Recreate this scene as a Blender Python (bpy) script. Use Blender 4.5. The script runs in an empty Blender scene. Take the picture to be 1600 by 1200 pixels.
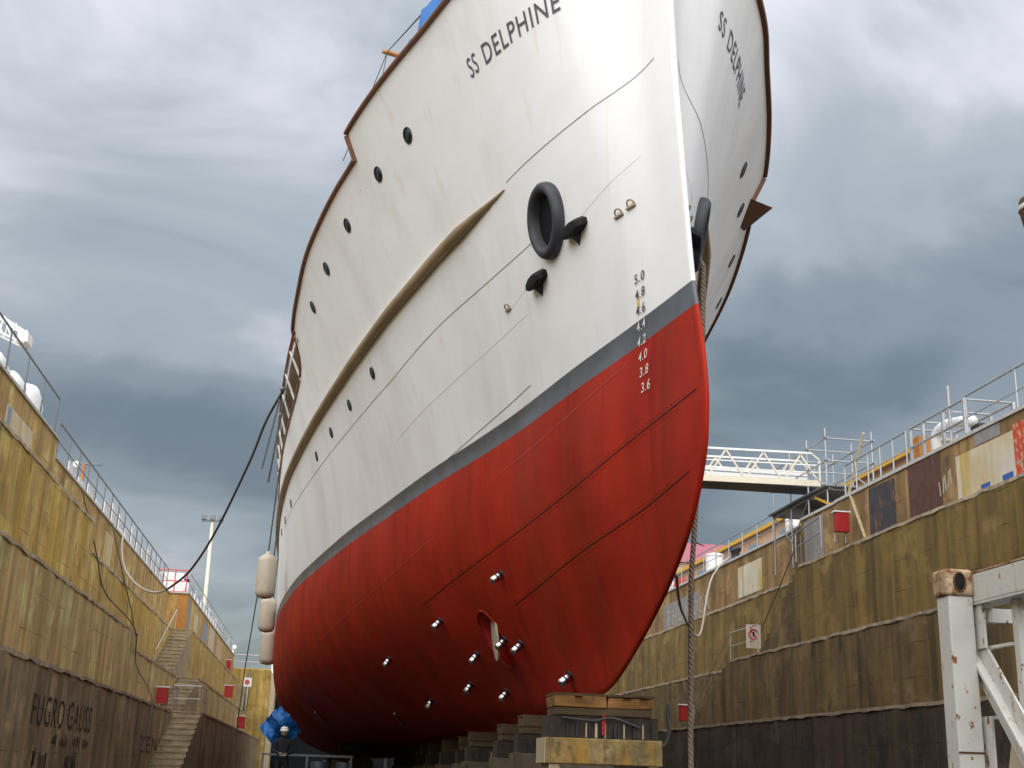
import bpy, bmesh, math, random
from mathutils import Vector, Matrix
random.seed(7)
scn = bpy.context.scene
COL = scn.collection

# ------------------------------------------------------------------ camera
cam_d = bpy.data.cameras.new('camera'); cam = bpy.data.objects.new('camera', cam_d); COL.objects.link(cam)
cam_d.sensor_width = 36; cam_d.lens = 36*1937/1600; cam_d.clip_end = 6000; cam_d.clip_start = .05
R = Matrix(((0.9879765, -0.07546134, -0.13493713), (-0.15122682, -0.29025792, -0.94492369), (0.03213864, 0.95396851, -0.29817978)))
M4 = R.to_4x4(); M4.translation = (0, 0, .8)
cam.matrix_world = M4
scn.camera = cam
scn.render.resolution_x, scn.render.resolution_y = 1024, 768

# ------------------------------------------------------------------ light
SUN_AZ, SUN_EL = math.radians(199), math.radians(36)      # azimuth from +Y clockwise (188 = behind the camera)
sd = Vector((math.sin(SUN_AZ)*math.cos(SUN_EL), math.cos(SUN_AZ)*math.cos(SUN_EL), math.sin(SUN_EL)))
sl = bpy.data.lights.new('sun', 'SUN'); sl.energy = 1.5; sl.angle = math.radians(125); sl.color = (1, .985, .96)
so = bpy.data.objects.new('sun', sl); COL.objects.link(so); so.rotation_euler = sd.to_track_quat('Z', 'Y').to_euler()
scn.view_settings.view_transform = 'Standard'; scn.view_settings.look = 'None'
scn.view_settings.exposure = 1.72; scn.view_settings.gamma = 1.0

world = bpy.data.worlds.new('World'); scn.world = world; world.use_nodes = True
def build_world():
    nt = world.node_tree; N = nt.nodes; L = nt.links; N.clear()
    def n(t, **k):
        x = N.new(t)
        for a, b in k.items(): setattr(x, a, b)
        return x
    def m(op, a, b=None, c=None):
        x = n('ShaderNodeMath', operation=op)
        for i, v in enumerate((a, b, c)):
            if v is None: continue
            if isinstance(v, (int, float)): x.inputs[i].default_value = v
            else: L.new(v, x.inputs[i])
        return x.outputs[0]
    def ramp(v, st, interp='EASE'):
        r = n('ShaderNodeValToRGB'); r.color_ramp.interpolation = interp
        e = r.color_ramp.elements
        while len(e) < len(st): e.new(.5)
        for i, (p, c) in enumerate(st): e[i].position = p; e[i].color = (*c, 1) if not isinstance(c, (int, float)) else (c, c, c, 1)
        L.new(v, r.inputs[0]); return r.outputs[0]
    out = n('ShaderNodeOutputWorld'); bg = n('ShaderNodeBackground'); bg.inputs[1].default_value = .1
    L.new(bg.outputs[0], out.inputs[0])
    sky = n('ShaderNodeTexSky', sky_type='NISHITA'); sky.sun_disc = False
    sky.sun_elevation = SUN_EL; sky.sun_rotation = SUN_AZ; sky.air_density = 1.2; sky.dust_density = 2
    tc = n('ShaderNodeTexCoord'); sp = n('ShaderNodeSeparateXYZ'); L.new(tc.outputs['Generated'], sp.inputs[0])
    zz = m('MAXIMUM', sp.outputs[2], 0.0); den = m('ADD', zz, .30)
    cb = n('ShaderNodeCombineXYZ'); L.new(m('DIVIDE', sp.outputs[0], den), cb.inputs[0]); L.new(m('DIVIDE', sp.outputs[1], den), cb.inputs[1])
    cb.inputs[2].default_value = CLOUD_SEED
    def noise(scale, det, rough, dist, off=0, sy=1.0):
        mp = n('ShaderNodeMapping'); L.new(cb.outputs[0], mp.inputs[0]); mp.inputs['Location'].default_value = (off, off*.7, off*.3)
        mp.inputs['Rotation'].default_value = (0, 0, math.radians(-28)); mp.inputs['Scale'].default_value = (1, sy, 1)
        t = n('ShaderNodeTexNoise'); L.new(mp.outputs[0], t.inputs['Vector'])
        t.inputs['Scale'].default_value = scale; t.inputs['Detail'].default_value = det; t.inputs['Roughness'].default_value = rough; t.inputs['Distortion'].default_value = dist
        return t.outputs[0]
    big = noise(.95, 2, .45, .6, 0, 1.0); mid = noise(2.4, 6, .52, .6, 3.3, 1.2)
    d = m('ADD', m('MULTIPLY', big, .74), m('MULTIPLY', mid, .36))
    d = m('ADD', d, m('MULTIPLY', zz, .09))
    cl = ramp(d, [(.40, (.105, .126, .144)), (.48, (.172, .20, .222)), (.565, (.265, .295, .32)), (.69, (.52, .515, .555))])
    # overcast skies brighten towards the zenith
    g = m('ADD', .62, m('MULTIPLY', zz, 1.24))
    sc = n('ShaderNodeVectorMath', operation='SCALE'); L.new(cl, sc.inputs[0]); L.new(m('MULTIPLY', g, 4.05), sc.inputs[3])
    mx = n('ShaderNodeMix', data_type='RGBA'); mx.inputs[0].default_value = .93
    L.new(sky.outputs[0], mx.inputs[6]); L.new(sc.outputs[0], mx.inputs[7])
    L.new(mx.outputs[2], bg.inputs[0])
CLOUD_SEED = 18.3
build_world()

# ------------------------------------------------------------------ materials
MATS = {}
def mat(name, col, rough=.6, metal=0., var=.12, scale=2., bump=0., bscale=20., stretch=(1, 1, 1), col2=None, streak=None, streak_amt=.5,
        streak_scale=(1.6, 1.6, .07), streak_lo=.5, streak_hi=.7, coat=0., spots=None, spot_lo=.62, spot_hi=.7, spot_scale=3., emit=None, wave=0., patch=None, streak2=None, streak3=None, lines=False, spec=.5, blotch=None):
    if name in MATS: return MATS[name]
    M = bpy.data.materials.new(name); M.use_nodes = True; nt = M.node_tree; N = nt.nodes; L = nt.links
    b = N['Principled BSDF']; b.inputs['Roughness'].default_value = rough; b.inputs['Metallic'].default_value = metal
    b.inputs['Coat Weight'].default_value = coat; b.inputs['Specular IOR Level'].default_value = spec
    ge = N.new('ShaderNodeNewGeometry')
    def noise(sc, st=(1, 1, 1), det=6, ro=.6, off=0.):
        mp = N.new('ShaderNodeMapping'); mp.inputs['Scale'].default_value = st; mp.inputs['Location'].default_value = (off, off*1.7, off*.3)
        L.new(ge.outputs['Position'], mp.inputs[0])
        t = N.new('ShaderNodeTexNoise'); t.inputs['Scale'].default_value = sc; t.inputs['Detail'].default_value = det; t.inputs['Roughness'].default_value = ro
        L.new(mp.outputs[0], t.inputs['Vector']); return t.outputs[0]
    def rng(v, lo, hi, a=0., c=1.):
        r = N.new('ShaderNodeMapRange'); r.inputs[1].default_value = lo; r.inputs[2].default_value = hi; r.inputs[3].default_value = a; r.inputs[4].default_value = c
        L.new(v, r.inputs[0]); return r.outputs[0]
    def mix(f, a, c, mode='MIX'):
        x = N.new('ShaderNodeMix'); x.data_type = 'RGBA'; x.blend_type = mode
        if isinstance(f, float): x.inputs[0].default_value = f
        else: L.new(f, x.inputs[0])
        for i, v in ((6, a), (7, c)):
            if isinstance(v, tuple): x.inputs[i].default_value = (*v, 1)
            else: L.new(v, x.inputs[i])
        return x.outputs[2]
    c = tuple(col)
    if col2: c = mix(rng(noise(scale, stretch), .38, .62), c, tuple(col2))
    if patch: c = mix(rng(noise(.35, (1, 1, 1), 6, .66, 9), .5, .62, 0, .8), c, tuple(patch))
    if blotch: c = mix(rng(noise(.55, (1, 1, 1.3), 7, .68, 57), .53, .60, 0, .75), c, tuple(blotch))
    if var:
        lo, hi = 1-var, 1+var
        c = mix(1., c, mix(rng(noise(scale*2.3, stretch, 8, .65, 5), .3, .7), (lo, lo, lo), (hi, hi, hi)), 'MULTIPLY')
    if streak:
        f = rng(noise(1., streak_scale, 7, .62, 2), streak_lo, streak_hi, 0, streak_amt)
        c = mix(f, c, tuple(streak))
    if streak2:
        f = rng(noise(1., (2.6, 2.6, .05), 6, .6, 31), .55, .68, 0, .62); c = mix(f, c, tuple(streak2))
    if streak3:
        f = rng(noise(1., (3.4, 3.4, .10), 5, .6, 47), .60, .70, 0, .55); c = mix(f, c, tuple(streak3))
    if lines:
        # shuttering lift lines, broken by noise
        wv = N.new('ShaderNodeTexWave'); wv.bands_direction = 'Z'; wv.inputs['Scale'].default_value = .36; wv.inputs['Distortion'].default_value = .35; wv.inputs['Detail'].default_value = 3; wv.inputs['Detail Scale'].default_value = .6
        L.new(ge.outputs['Position'], wv.inputs['Vector'])
        a = rng(wv.outputs['Fac'], .004, .0, 0, 1); b_ = rng(noise(.8, (1, 1, 1), 4, .6, 71), .48, .58)
        mm = N.new('ShaderNodeMath'); mm.operation = 'MULTIPLY'; L.new(a, mm.inputs[0]); L.new(b_, mm.inputs[1])
        c = mix(mm.outputs[0], c, tuple(v*.3 for v in col))
    if spots:
        f = rng(noise(spot_scale, (1, 1, .6), 6, .65, 13), spot_lo, spot_hi)
        c = mix(f, c, tuple(spots))
    if isinstance(c, tuple): b.inputs['Base Color'].default_value = (*c, 1)
    else: L.new(c, b.inputs['Base Color'])
    if bump or wave:
        h = noise(bscale, (1, 1, 1), 8, .6)
        bp = N.new('ShaderNodeBump'); bp.inputs['Strength'].default_value = bump or .01; bp.inputs['Distance'].default_value = .02; L.new(h, bp.inputs['Height'])
        last = bp.outputs[0]
        if wave:
            b2 = N.new('ShaderNodeBump'); b2.inputs['Strength'].default_value = wave; b2.inputs['Distance'].default_value = .06
            L.new(noise(1.1, (1, 1, 1), 2, .4, 21), b2.inputs['Height']); L.new(last, b2.inputs['Normal']); last = b2.outputs[0]
        L.new(last, b.inputs['Normal'])
        r = rng(noise(bscale*.2, (1, 1, 1), 5, .6, 3), .3, .7, max(.05, rough-.1), min(1, rough+.1)); L.new(r, b.inputs['Roughness'])
    MATS[name] = M; return M

def concrete(name, base, base2, streak, amt, dark=None):
    return mat(name, base, .88, col2=base2, var=.34, scale=.7, stretch=(1, 1, .35), bump=.6, bscale=7., streak=streak, streak_amt=amt,
               streak_scale=(1.5, 1.5, .08), streak_lo=.47, streak_hi=.60, spots=dark or tuple(v*.35 for v in base), spot_lo=.57, spot_hi=.70, spot_scale=1.1,
               streak2=tuple(v*.28 for v in base), streak3=tuple(min(.62, v*1.6) for v in base), lines=True, patch=tuple(v*.58 for v in base), blotch=tuple(min(.6, v*1.3+.02) for v in base))
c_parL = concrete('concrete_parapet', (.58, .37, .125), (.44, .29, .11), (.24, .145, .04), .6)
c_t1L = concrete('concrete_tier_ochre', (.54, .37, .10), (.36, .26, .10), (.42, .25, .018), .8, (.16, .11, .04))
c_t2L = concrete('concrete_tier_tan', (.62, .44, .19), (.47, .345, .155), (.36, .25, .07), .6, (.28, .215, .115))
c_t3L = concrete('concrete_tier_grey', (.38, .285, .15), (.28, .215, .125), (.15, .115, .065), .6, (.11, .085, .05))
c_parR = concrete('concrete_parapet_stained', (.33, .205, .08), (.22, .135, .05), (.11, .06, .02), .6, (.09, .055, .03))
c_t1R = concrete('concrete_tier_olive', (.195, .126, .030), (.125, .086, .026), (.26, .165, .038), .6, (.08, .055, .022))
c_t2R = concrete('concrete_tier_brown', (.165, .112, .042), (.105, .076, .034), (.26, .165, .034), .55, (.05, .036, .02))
c_t3R = concrete('concrete_tier_dark', (.092, .068, .045), (.06, .048, .036), (.125, .088, .04), .5, (.034, .028, .022))  # bottom right tier, darkest base colour of the wall
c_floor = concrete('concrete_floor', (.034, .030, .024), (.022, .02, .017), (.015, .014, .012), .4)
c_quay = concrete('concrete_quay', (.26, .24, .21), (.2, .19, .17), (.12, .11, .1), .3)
c_lip = mat('worn_edge', (.47, .39, .27), .85, col2=(.28, .23, .155), var=.25, scale=2.5, bump=.5, bscale=14)
c_step = mat('step_concrete', (.38, .31, .20), .88, col2=(.27, .22, .14), var=.2, scale=2, bump=.4, bscale=12)
coping_w = mat('coping_pale', (.46, .45, .42), .75, var=.15, scale=2, bump=.3, spots=(.2, .17, .13), spot_lo=.62)
white_hull = mat('white_hull_paint', (.85, .855, .86), .55, var=.03, scale=.6, bump=.06, bscale=3., wave=.30, streak=(.64, .625, .60), streak_amt=.5, streak_scale=(.55, .55, .05), streak_lo=.50, streak_hi=.70, streak3=(.74, .70, .62), spec=.35)
boot_grey = mat('boot_top_grey', (.085, .095, .11), .4, var=.22, scale=1.2, bump=.05, bscale=4, wave=.1, streak=(.045, .05, .055), streak_amt=.6, streak_scale=(.9, .9, .12))
red_hull = mat('red_antifouling', (.40, .022, .007), .62, var=.16, scale=.5, bump=.10, bscale=4., wave=.32, streak=(.27, .022, .004), streak_amt=.7, streak_scale=(.8, .8, .10), streak_lo=.45, streak_hi=.62, patch=(.33, .016, .008), streak2=(.22, .012, .005), spots=(.28, .03, .014), spot_lo=.58, spot_hi=.70, spot_scale=.9, spec=.15)
red_in = mat('red_tunnel_paint', (.5, .022, .02), .35, var=.08)
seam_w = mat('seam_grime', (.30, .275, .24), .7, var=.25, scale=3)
seam_r = mat('seam_shade_red', (.13, .010, .008), .6, var=.25, scale=3)  # shadow line under the red plate laps, put into the strip colour
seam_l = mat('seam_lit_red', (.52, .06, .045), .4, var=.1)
seam_lw = mat('weld_white', (.83, .82, .80), .4, var=.03)
strake_m = mat('rubbing_tan', (.36, .275, .165), .6, var=.14, scale=2, col2=(.29, .215, .125), stretch=(1, .3, 1))
wood = mat('varnished_teak', (.19, .075, .03), .38, var=.2, scale=4, stretch=(1, .2, 1))
spar_wood = mat('spar_wood', (.42, .17, .05), .4, var=.15, scale=3)
black_rub = mat('black_rubber', (.030, .033, .042), .55, var=.25, scale=3, bump=.15)
black_p = mat('black_paint', (.006, .006, .007), .6, var=.2, spec=.2)
ink = mat('name_grey_paint', (.085, .085, .095), .5, var=.08)
mark_b = mat('mark_black', (.05, .05, .05), .6, var=.1)
mark_w = mat('mark_white', (.75, .72, .66), .6, var=.08)
mark_y = mat('mark_yellow', (.70, .52, .16), .6, var=.1)
glassd = mat('porthole_glass', (.006, .008, .009), .3, var=0)
rimg = mat('porthole_rim', (.05, .052, .052), .5, metal=.3, var=.1)
chrome = mat('anode_metal', (.60, .60, .62), .25, metal=1., var=.1)
darkmet = mat('dark_metal', (.04, .04, .045), .5, metal=.6, var=.2)
cream = mat('cream_plate', (.50, .44, .33), .55, var=.08)
fend_m = mat('fender_vinyl', (.60, .53, .42), .5, var=.08, scale=2, streak=(.42, .36, .27), streak_amt=.5)
rope_l = mat('rope_pale', (.48, .45, .40), .9, var=.2, scale=8)
rope_d = mat('rope_dark', (.07, .068, .064), .9, var=.2, scale=8)
rope_b = mat('rope_brown', (.21, .165, .13), .9, var=.35, scale=9, bump=.4, bscale=60)
galv = mat('galvanised', (.38, .39, .40), .45, metal=.6, var=.15, scale=5)
galv_d = mat('railing_grey', (.17, .18, .19), .5, metal=.5, var=.15, scale=5)
steel_w = mat('white_rusty_steel', (.62, .61, .57), .5, var=.07, scale=1.5, bump=.12, bscale=10, spots=(.24, .08, .018), spot_lo=.605, spot_hi=.64, spot_scale=13.0, streak=(.36, .19, .07), streak_amt=.8, streak_scale=(9, 9, .9), streak_lo=.60, streak_hi=.74, streak3=(.44, .42, .37))
rust = mat('rusty_casting', (.48, .36, .22), .75, var=.25, scale=8, spots=(.20, .065, .015), spot_lo=.45, spot_hi=.6, spot_scale=14., bump=.4, bscale=30)
rust_d = mat('rust_dark', (.10, .04, .015), .85, var=.3, scale=10, bump=.4)
white_p = mat('white_paint', (.78, .78, .77), .5, var=.06)
white_c = mat('white_sheet', (.80, .80, .79), .75, var=.05)
cream_al = mat('cream_aluminium', (.66, .60, .48), .45, var=.08)
red_p = mat('red_box_paint', (.36, .006, .010), .45, var=.08)
red_l = mat('red_frame_paint', (.55, .07, .08), .5, var=.1)
orange_p = mat('orange_paint', (.42, .18, .035), .65, var=.2, scale=3, streak=(.3, .12, .03), streak_amt=.5)
orange_w = mat('peach_wall', (.58, .37, .23), .8, var=.08)
yellow_p = mat('yellow_paint', (.62, .36, .03), .6, var=.15)
blue_t = mat('blue_tarpaulin', (.012, .14, .44), .6, var=.15, scale=4)
pink_roof = mat('pink_roof', (.33, .10, .13), .7, var=.1)
blue_g = mat('blue_grey_panel', (.22, .29, .37), .6, var=.1)
timber = mat('block_timber', (.24, .115, .03), .8, var=.45, scale=5, stretch=(.2, 1, 1), bump=.4, bscale=20, spots=(.12, .055, .02), spot_lo=.55)
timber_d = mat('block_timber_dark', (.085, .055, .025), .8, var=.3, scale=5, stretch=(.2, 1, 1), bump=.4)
ylw_steel = mat('block_steel_yellow', (.34, .255, .10), .75, col2=(.17, .12, .05), var=.4, scale=3, streak=(.38, .20, .015), streak_amt=.85, streak_scale=(5, 5, .3), streak_lo=.5, streak_hi=.62, streak2=(.07, .045, .02), spots=(.13, .06, .02), spot_lo=.56, spot_scale=6., bump=.4)
beige_st = mat('block_steel_beige', (.46, .38, .24), .7, var=.2, scale=3, spots=(.2, .14, .07))
blk_rub = mat('block_rubber', (.050, .036, .024), .85, col2=(.025, .021, .018), var=.4, scale=4, bump=.4, spots=(.13, .07, .025), spot_lo=.6)
blk_st = mat('block_steel_shaded', (.13, .105, .06), .75, col2=(.075, .06, .04), var=.3, scale=3, spots=(.04, .03, .02))  # darker copy of the beam steel, shade on the rear blocks painted in
caisson_y = concrete('pier_ochre', (.42, .29, .075), (.30, .20, .05), (.20, .13, .04), .5)
gate_d = mat('gate_dark_steel', (.010, .012, .014), .8, var=.3, scale=1, spec=.1)
cloth_d = mat('dark_workwear', (.012, .013, .016), .85, var=.2)
skin_m = mat('skin', (.46, .28, .20), .6, var=.05)
drum_b = mat('drum_blue_grey', (.045, .055, .075), .5, var=.2)
mural_w = mat('mural_white', (.60, .56, .47), .7, col2=(.56, .46, .27), var=.12, scale=1.3, stretch=(1, 1, .5), streak=(.50, .33, .04), streak_amt=.8, streak_scale=(1.6, 1.6, .10), streak_lo=.52, streak_hi=.62)
mural_r = mat('mural_red', (.55, .065, .022), .7, var=.15, spots=(.60, .33, .22), spot_lo=.52, spot_hi=.56, spot_scale=9.)
mural_br = mat('mural_maroon', (.10, .04, .028), .75, var=.3, scale=2, spots=(.25, .15, .1), spot_lo=.62)
mural_bk = mat('mural_dark', (.045, .042, .05), .75, var=.3, scale=2, spots=(.30, .12, .04), spot_lo=.56, spot_scale=2.2)
mural_gy = mat('mural_grey', (.26, .25, .24), .75, var=.2, scale=2, streak=(.14, .11, .08), streak_amt=.6)
stencil = mat('stencil_brown', (.035, .024, .012), .85, var=.3, scale=6)
stencil_r = mat('stencil_dark_red', (.075, .022, .018), .85, var=.3, scale=6)
stencil_w = mat('stencil_pale', (.42, .36, .27), .85, var=.2, scale=6)
blue_pt = mat('blue_tag_paint', (.04, .10, .36), .7, var=.2)
deck_m = mat('deck_teak', (.22, .15, .09), .7, var=.15)
houses = mat('deckhouse_dark', (.016, .015, .016), .7, var=.2)
sea_m = mat('sea_water', (.03, .045, .05), .1, var=.1, bump=.3, bscale=2)

# ------------------------------------------------------------------ mesh helpers
class MB:
    def __init__(s): s.v = []; s.f = []
    def add(s, v, f):
        o = len(s.v); s.v += [tuple(p) for p in v]; s.f += [tuple(i+o for i in q) for q in f]; return s
    def box(s, a, b):
        x0, y0, z0 = a; x1, y1, z1 = b
        return s.add([(x0,y0,z0),(x1,y0,z0),(x1,y1,z0),(x0,y1,z0),(x0,y0,z1),(x1,y0,z1),(x1,y1,z1),(x0,y1,z1)],
                     [(0,3,2,1),(4,5,6,7),(0,1,5,4),(1,2,6,5),(2,3,7,6),(3,0,4,7)])
    def prism(s, pts, d):
        n = len(pts); d = Vector(d); p = [Vector(q) for q in pts]
        return s.add(p+[q+d for q in p], [tuple(range(n))[::-1], tuple(range(n, 2*n))]+[(i, (i+1) % n, n+(i+1) % n, n+i) for i in range(n)])
    def tube(s, pts, r, k=8, caps=True):
        pts = [Vector(p) for p in pts]; n = len(pts); rs = r if isinstance(r, (list, tuple)) else [r]*n
        base = len(s.v); up = None
        for i, p in enumerate(pts):
            t = (pts[min(i+1, n-1)]-pts[max(i-1, 0)]).normalized()
            if up is None: up = Vector((0, 0, 1)) if abs(t.z) < .9 else Vector((1, 0, 0))
            a = t.cross(up).normalized(); b = a.cross(t).normalized(); up = b
            for j in range(k):
                w = 2*math.pi*j/k; s.v.append(tuple(p+(a*math.cos(w)+b*math.sin(w))*rs[i]))
        for i in range(n-1):
            for j in range(k):
                q = (j+1) % k; s.f.append((base+i*k+j, base+i*k+q, base+(i+1)*k+q, base+(i+1)*k+j))
        if caps: s.f.append(tuple(base+j for j in range(k))[::-1]); s.f.append(tuple(base+(n-1)*k+j for j in range(k)))
        return s
    def bar(s, p, q, w, h, up=(0, 0, 1)):
        p = Vector(p); q = Vector(q); t = (q-p).normalized(); u = Vector(up)
        if abs(t.dot(u)) > .95: u = Vector((1, 0, 0))
        a = t.cross(u).normalized()*w/2; b = a.cross(t).normalized()*h/2
        c = [p-a-b, p+a-b, p+a+b, p-a+b]
        return s.add(c+[x+(q-p) for x in c], [(0,3,2,1),(4,5,6,7),(0,1,5,4),(1,2,6,5),(2,3,7,6),(3,0,4,7)])
    def lathe(s, prof, c, axis, k=16):
        # prof: (radius, height along axis)
        c = Vector(c); ax = Vector(axis).normalized(); a = ax.orthogonal().normalized(); b = ax.cross(a); base = len(s.v); n = len(prof)
        for r, h in prof:
            for j in range(k):
                w = 2*math.pi*j/k; s.v.append(tuple(c+ax*h+(a*math.cos(w)+b*math.sin(w))*r))
        for i in range(n-1):
            for j in range(k):
                q = (j+1) % k; s.f.append((base+i*k+j, base+i*k+q, base+(i+1)*k+q, base+(i+1)*k+j))
        if prof[0][0] > 1e-6: s.f.append(tuple(base+j for j in range(k))[::-1])
        if prof[-1][0] > 1e-6: s.f.append(tuple(base+(n-1)*k+j for j in range(k)))
        return s
    def build(s, name, m, parent=None, smooth=False, bevel=0., flip=False):
        return obj(name, s.v, s.f, m, parent, smooth, bevel)

def wloc(o):
    v = Vector((0, 0, 0))
    while o: v += o.location; o = o.parent
    return v
def obj(name, v, f, m, parent=None, smooth=False, bevel=0., fix=True):
    me = bpy.data.meshes.new(name)
    v = [Vector(p) for p in v]
    if parent: o0 = wloc(parent)
    else:
        o0 = Vector((sum(p.x for p in v)/len(v), sum(p.y for p in v)/len(v), min(p.z for p in v)))
    me.from_pydata([tuple(p-o0) for p in v], [], f)
    if fix:
        bm = bmesh.new(); bm.from_mesh(me); bmesh.ops.recalc_face_normals(bm, faces=bm.faces); bm.to_mesh(me); bm.free()
    if smooth:
        me.polygons.foreach_set('use_smooth', [True]*len(me.polygons))
    me.materials.append(m); o = bpy.data.objects.new(name, me); COL.objects.link(o)
    if parent: o.parent = parent
    else: o.location = o0
    if bevel:
        b = o.modifiers.new('bevel', 'BEVEL'); b.width = bevel; b.segments = 2; b.limit_method = 'ANGLE'
    return o
def tag(o, label, cat, group=None):
    o['label'] = label; o['category'] = cat
    if group: o['group'] = group
    return o
def thing(name, loc, label, cat, group=None):
    o = bpy.data.objects.new(name, None); COL.objects.link(o); o.location = loc; o.empty_display_size = .3
    return tag(o, label, cat, group)
def struct(o): o['kind'] = 'structure'; return o

def text_mesh(txt, size=1.0):
    cu = bpy.data.curves.new('t', 'FONT'); cu.body = txt; cu.size = size; cu.space_character = 1.14; cu.offset = .006*size; cu.resolution_u = 4
    o = bpy.data.objects.new('t', cu); COL.objects.link(o)
    dg = bpy.context.evaluated_depsgraph_get(); me = bpy.data.meshes.new_from_object(o.evaluated_get(dg))
    bpy.data.objects.remove(o); bpy.data.curves.remove(cu)
    bm = bmesh.new(); bm.from_mesh(me); bpy.data.meshes.remove(me)
    xs = [p.co.x for p in bm.verts]; ys = [p.co.y for p in bm.verts]
    x0, x1, y0, y1 = min(xs), max(xs), min(ys), max(ys)
    for p in bm.verts: p.co.x = (p.co.x-x0)/(x1-x0); p.co.y = (p.co.y-y0)/(y1-y0)
    bmesh.ops.triangulate(bm, faces=bm.faces)
    asp = (x1-x0)/(y1-y0)
    for _ in range(2):
        es = [e for e in bm.edges if math.hypot((e.verts[0].co.x-e.verts[1].co.x)*asp, e.verts[0].co.y-e.verts[1].co.y) > .3]
        if es: bmesh.ops.subdivide_edges(bm, edges=es, cuts=1); bmesh.ops.triangulate(bm, faces=bm.faces)
    v = [(p.co.x, p.co.y) for p in bm.verts]; bm.verts.index_update(); f = [tuple(p.index for p in q.verts) for q in bm.faces]; bm.free()
    return v, f
def bolden(v): return v

# ------------------------------------------------------------------ setting: ground, floor, quays, sea
def slab(name, a, b, m): return struct(MB().box(a, b).build(name, m))
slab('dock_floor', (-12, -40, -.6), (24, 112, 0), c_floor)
slab('quay_left', (-400, -60, 8.2), (-9.2, 105.9, 9.0), c_quay)
slab('quay_right', (17.6, -60, 8.2), (400, 400, 9.0), c_quay)
slab('quay_head', (-9.2, -60, -.3), (17.6, -40, 9.0), c_quay)
slab('sea', (-3000, 112.5, 3.5), (17.4, 4000, 4.0), sea_m)
slab('ground', (-3000, -3000, -2.4), (3000, 3000, -1.4), c_quay)

# ------------------------------------------------------------------ dock walls
def rough_lip(X, z, y0, y1, side, parent, w=.14, h=.07):
    # worn, slightly uneven edge along a ledge
    n = max(3, int((y1-y0)/.45)); v = []; f = []
    for i in range(n+1):
        y = y0+(y1-y0)*i/n; j = random.uniform(-.02, .03); k = random.uniform(-.045, .012)
        xo = X-side*(.02+j)
        v += [(xo, y, z-h+k), (X+side*w, y, z-h), (X+side*w, y, z+.012), (xo, y, z+.012+k*.4)]
    for i in range(n):
        a = i*4
        for q in range(4): f.append((a+q, a+(q+1) % 4, a+4+(q+1) % 4, a+4+q))
    f += [(0, 1, 2, 3), (n*4+3, n*4+2, n*4+1, n*4)]
    return obj('ledge_edge', v, f, c_lip, parent)
def steps(parent, x0, x1, ytop, ybot, ztop, zbot, n, m_=None):
    # flight of steps rising from (ybot, zbot) to (ytop, ztop), each tread its own block
    for i in range(n):
        za = zbot+(ztop-zbot)*(i+1)/n; ya = ybot+(ytop-ybot)*i/n
        lo, hi = sorted((ya, ytop))
        m = MB().box((x0, lo, zbot+(ztop-zbot)*i/n+.002), (x1, hi, za-.002))
        s = 1 if ytop > ybot else -1
        m.box((x0+.004, min(ya-s*.03, ya), za-.05), (x1-.004, max(ya-s*.03, ya), za-.004))
        m.build('step', m_ or c_step, parent)

WL = thing('dock_wall', (-8, 40, 0), 'tall stepped ochre concrete dock wall with three ledges and a stairway, left of the ship', 'dock wall')
def part(m, name, a, b, par): return MB().box(a, b).build(name, m, par)
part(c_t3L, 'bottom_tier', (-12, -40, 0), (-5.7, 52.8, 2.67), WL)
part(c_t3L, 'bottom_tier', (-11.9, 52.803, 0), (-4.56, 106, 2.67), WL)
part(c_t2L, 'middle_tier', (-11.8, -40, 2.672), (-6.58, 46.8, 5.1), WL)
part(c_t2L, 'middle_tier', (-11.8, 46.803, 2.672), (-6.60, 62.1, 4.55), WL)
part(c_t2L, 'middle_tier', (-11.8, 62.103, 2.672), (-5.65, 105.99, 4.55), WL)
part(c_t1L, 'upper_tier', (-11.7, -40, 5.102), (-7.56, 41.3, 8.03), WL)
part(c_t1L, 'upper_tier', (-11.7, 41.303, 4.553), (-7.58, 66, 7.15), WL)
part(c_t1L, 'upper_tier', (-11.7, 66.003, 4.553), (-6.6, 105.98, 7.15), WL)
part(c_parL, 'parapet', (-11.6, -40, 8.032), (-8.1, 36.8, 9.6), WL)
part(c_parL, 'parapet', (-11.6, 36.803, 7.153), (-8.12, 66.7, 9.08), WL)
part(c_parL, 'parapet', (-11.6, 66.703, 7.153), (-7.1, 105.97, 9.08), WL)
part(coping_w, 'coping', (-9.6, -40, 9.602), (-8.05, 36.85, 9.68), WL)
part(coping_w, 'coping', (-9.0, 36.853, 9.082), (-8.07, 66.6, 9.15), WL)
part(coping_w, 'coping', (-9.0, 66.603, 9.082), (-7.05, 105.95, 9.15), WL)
for X, z, a, b in ((-5.7, 2.67, -6, 52.7), (-4.56, 2.67, 52.9, 105.9), (-6.58, 5.1, -6, 46.7), (-6.6, 4.55, 46.9, 62), (-5.65, 4.55, 62.2, 105.8),
                   (-7.56, 8.03, -6, 41.2), (-7.58, 7.15, 41.4, 65.9), (-6.6, 7.15, 66.1, 105.8)):
    rough_lip(X, z, a, b, -1, WL)
steps(WL, -7.57, -6.62, 65.99, 59.2, 7.14, 4.56, 12)
steps(WL, -6.59, -5.67, 62.09, 55.0, 4.54, 2.68, 9)
steps(WL, -5.69, -4.58, 52.79, 45.5, 2.66, .01, 12)
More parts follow.
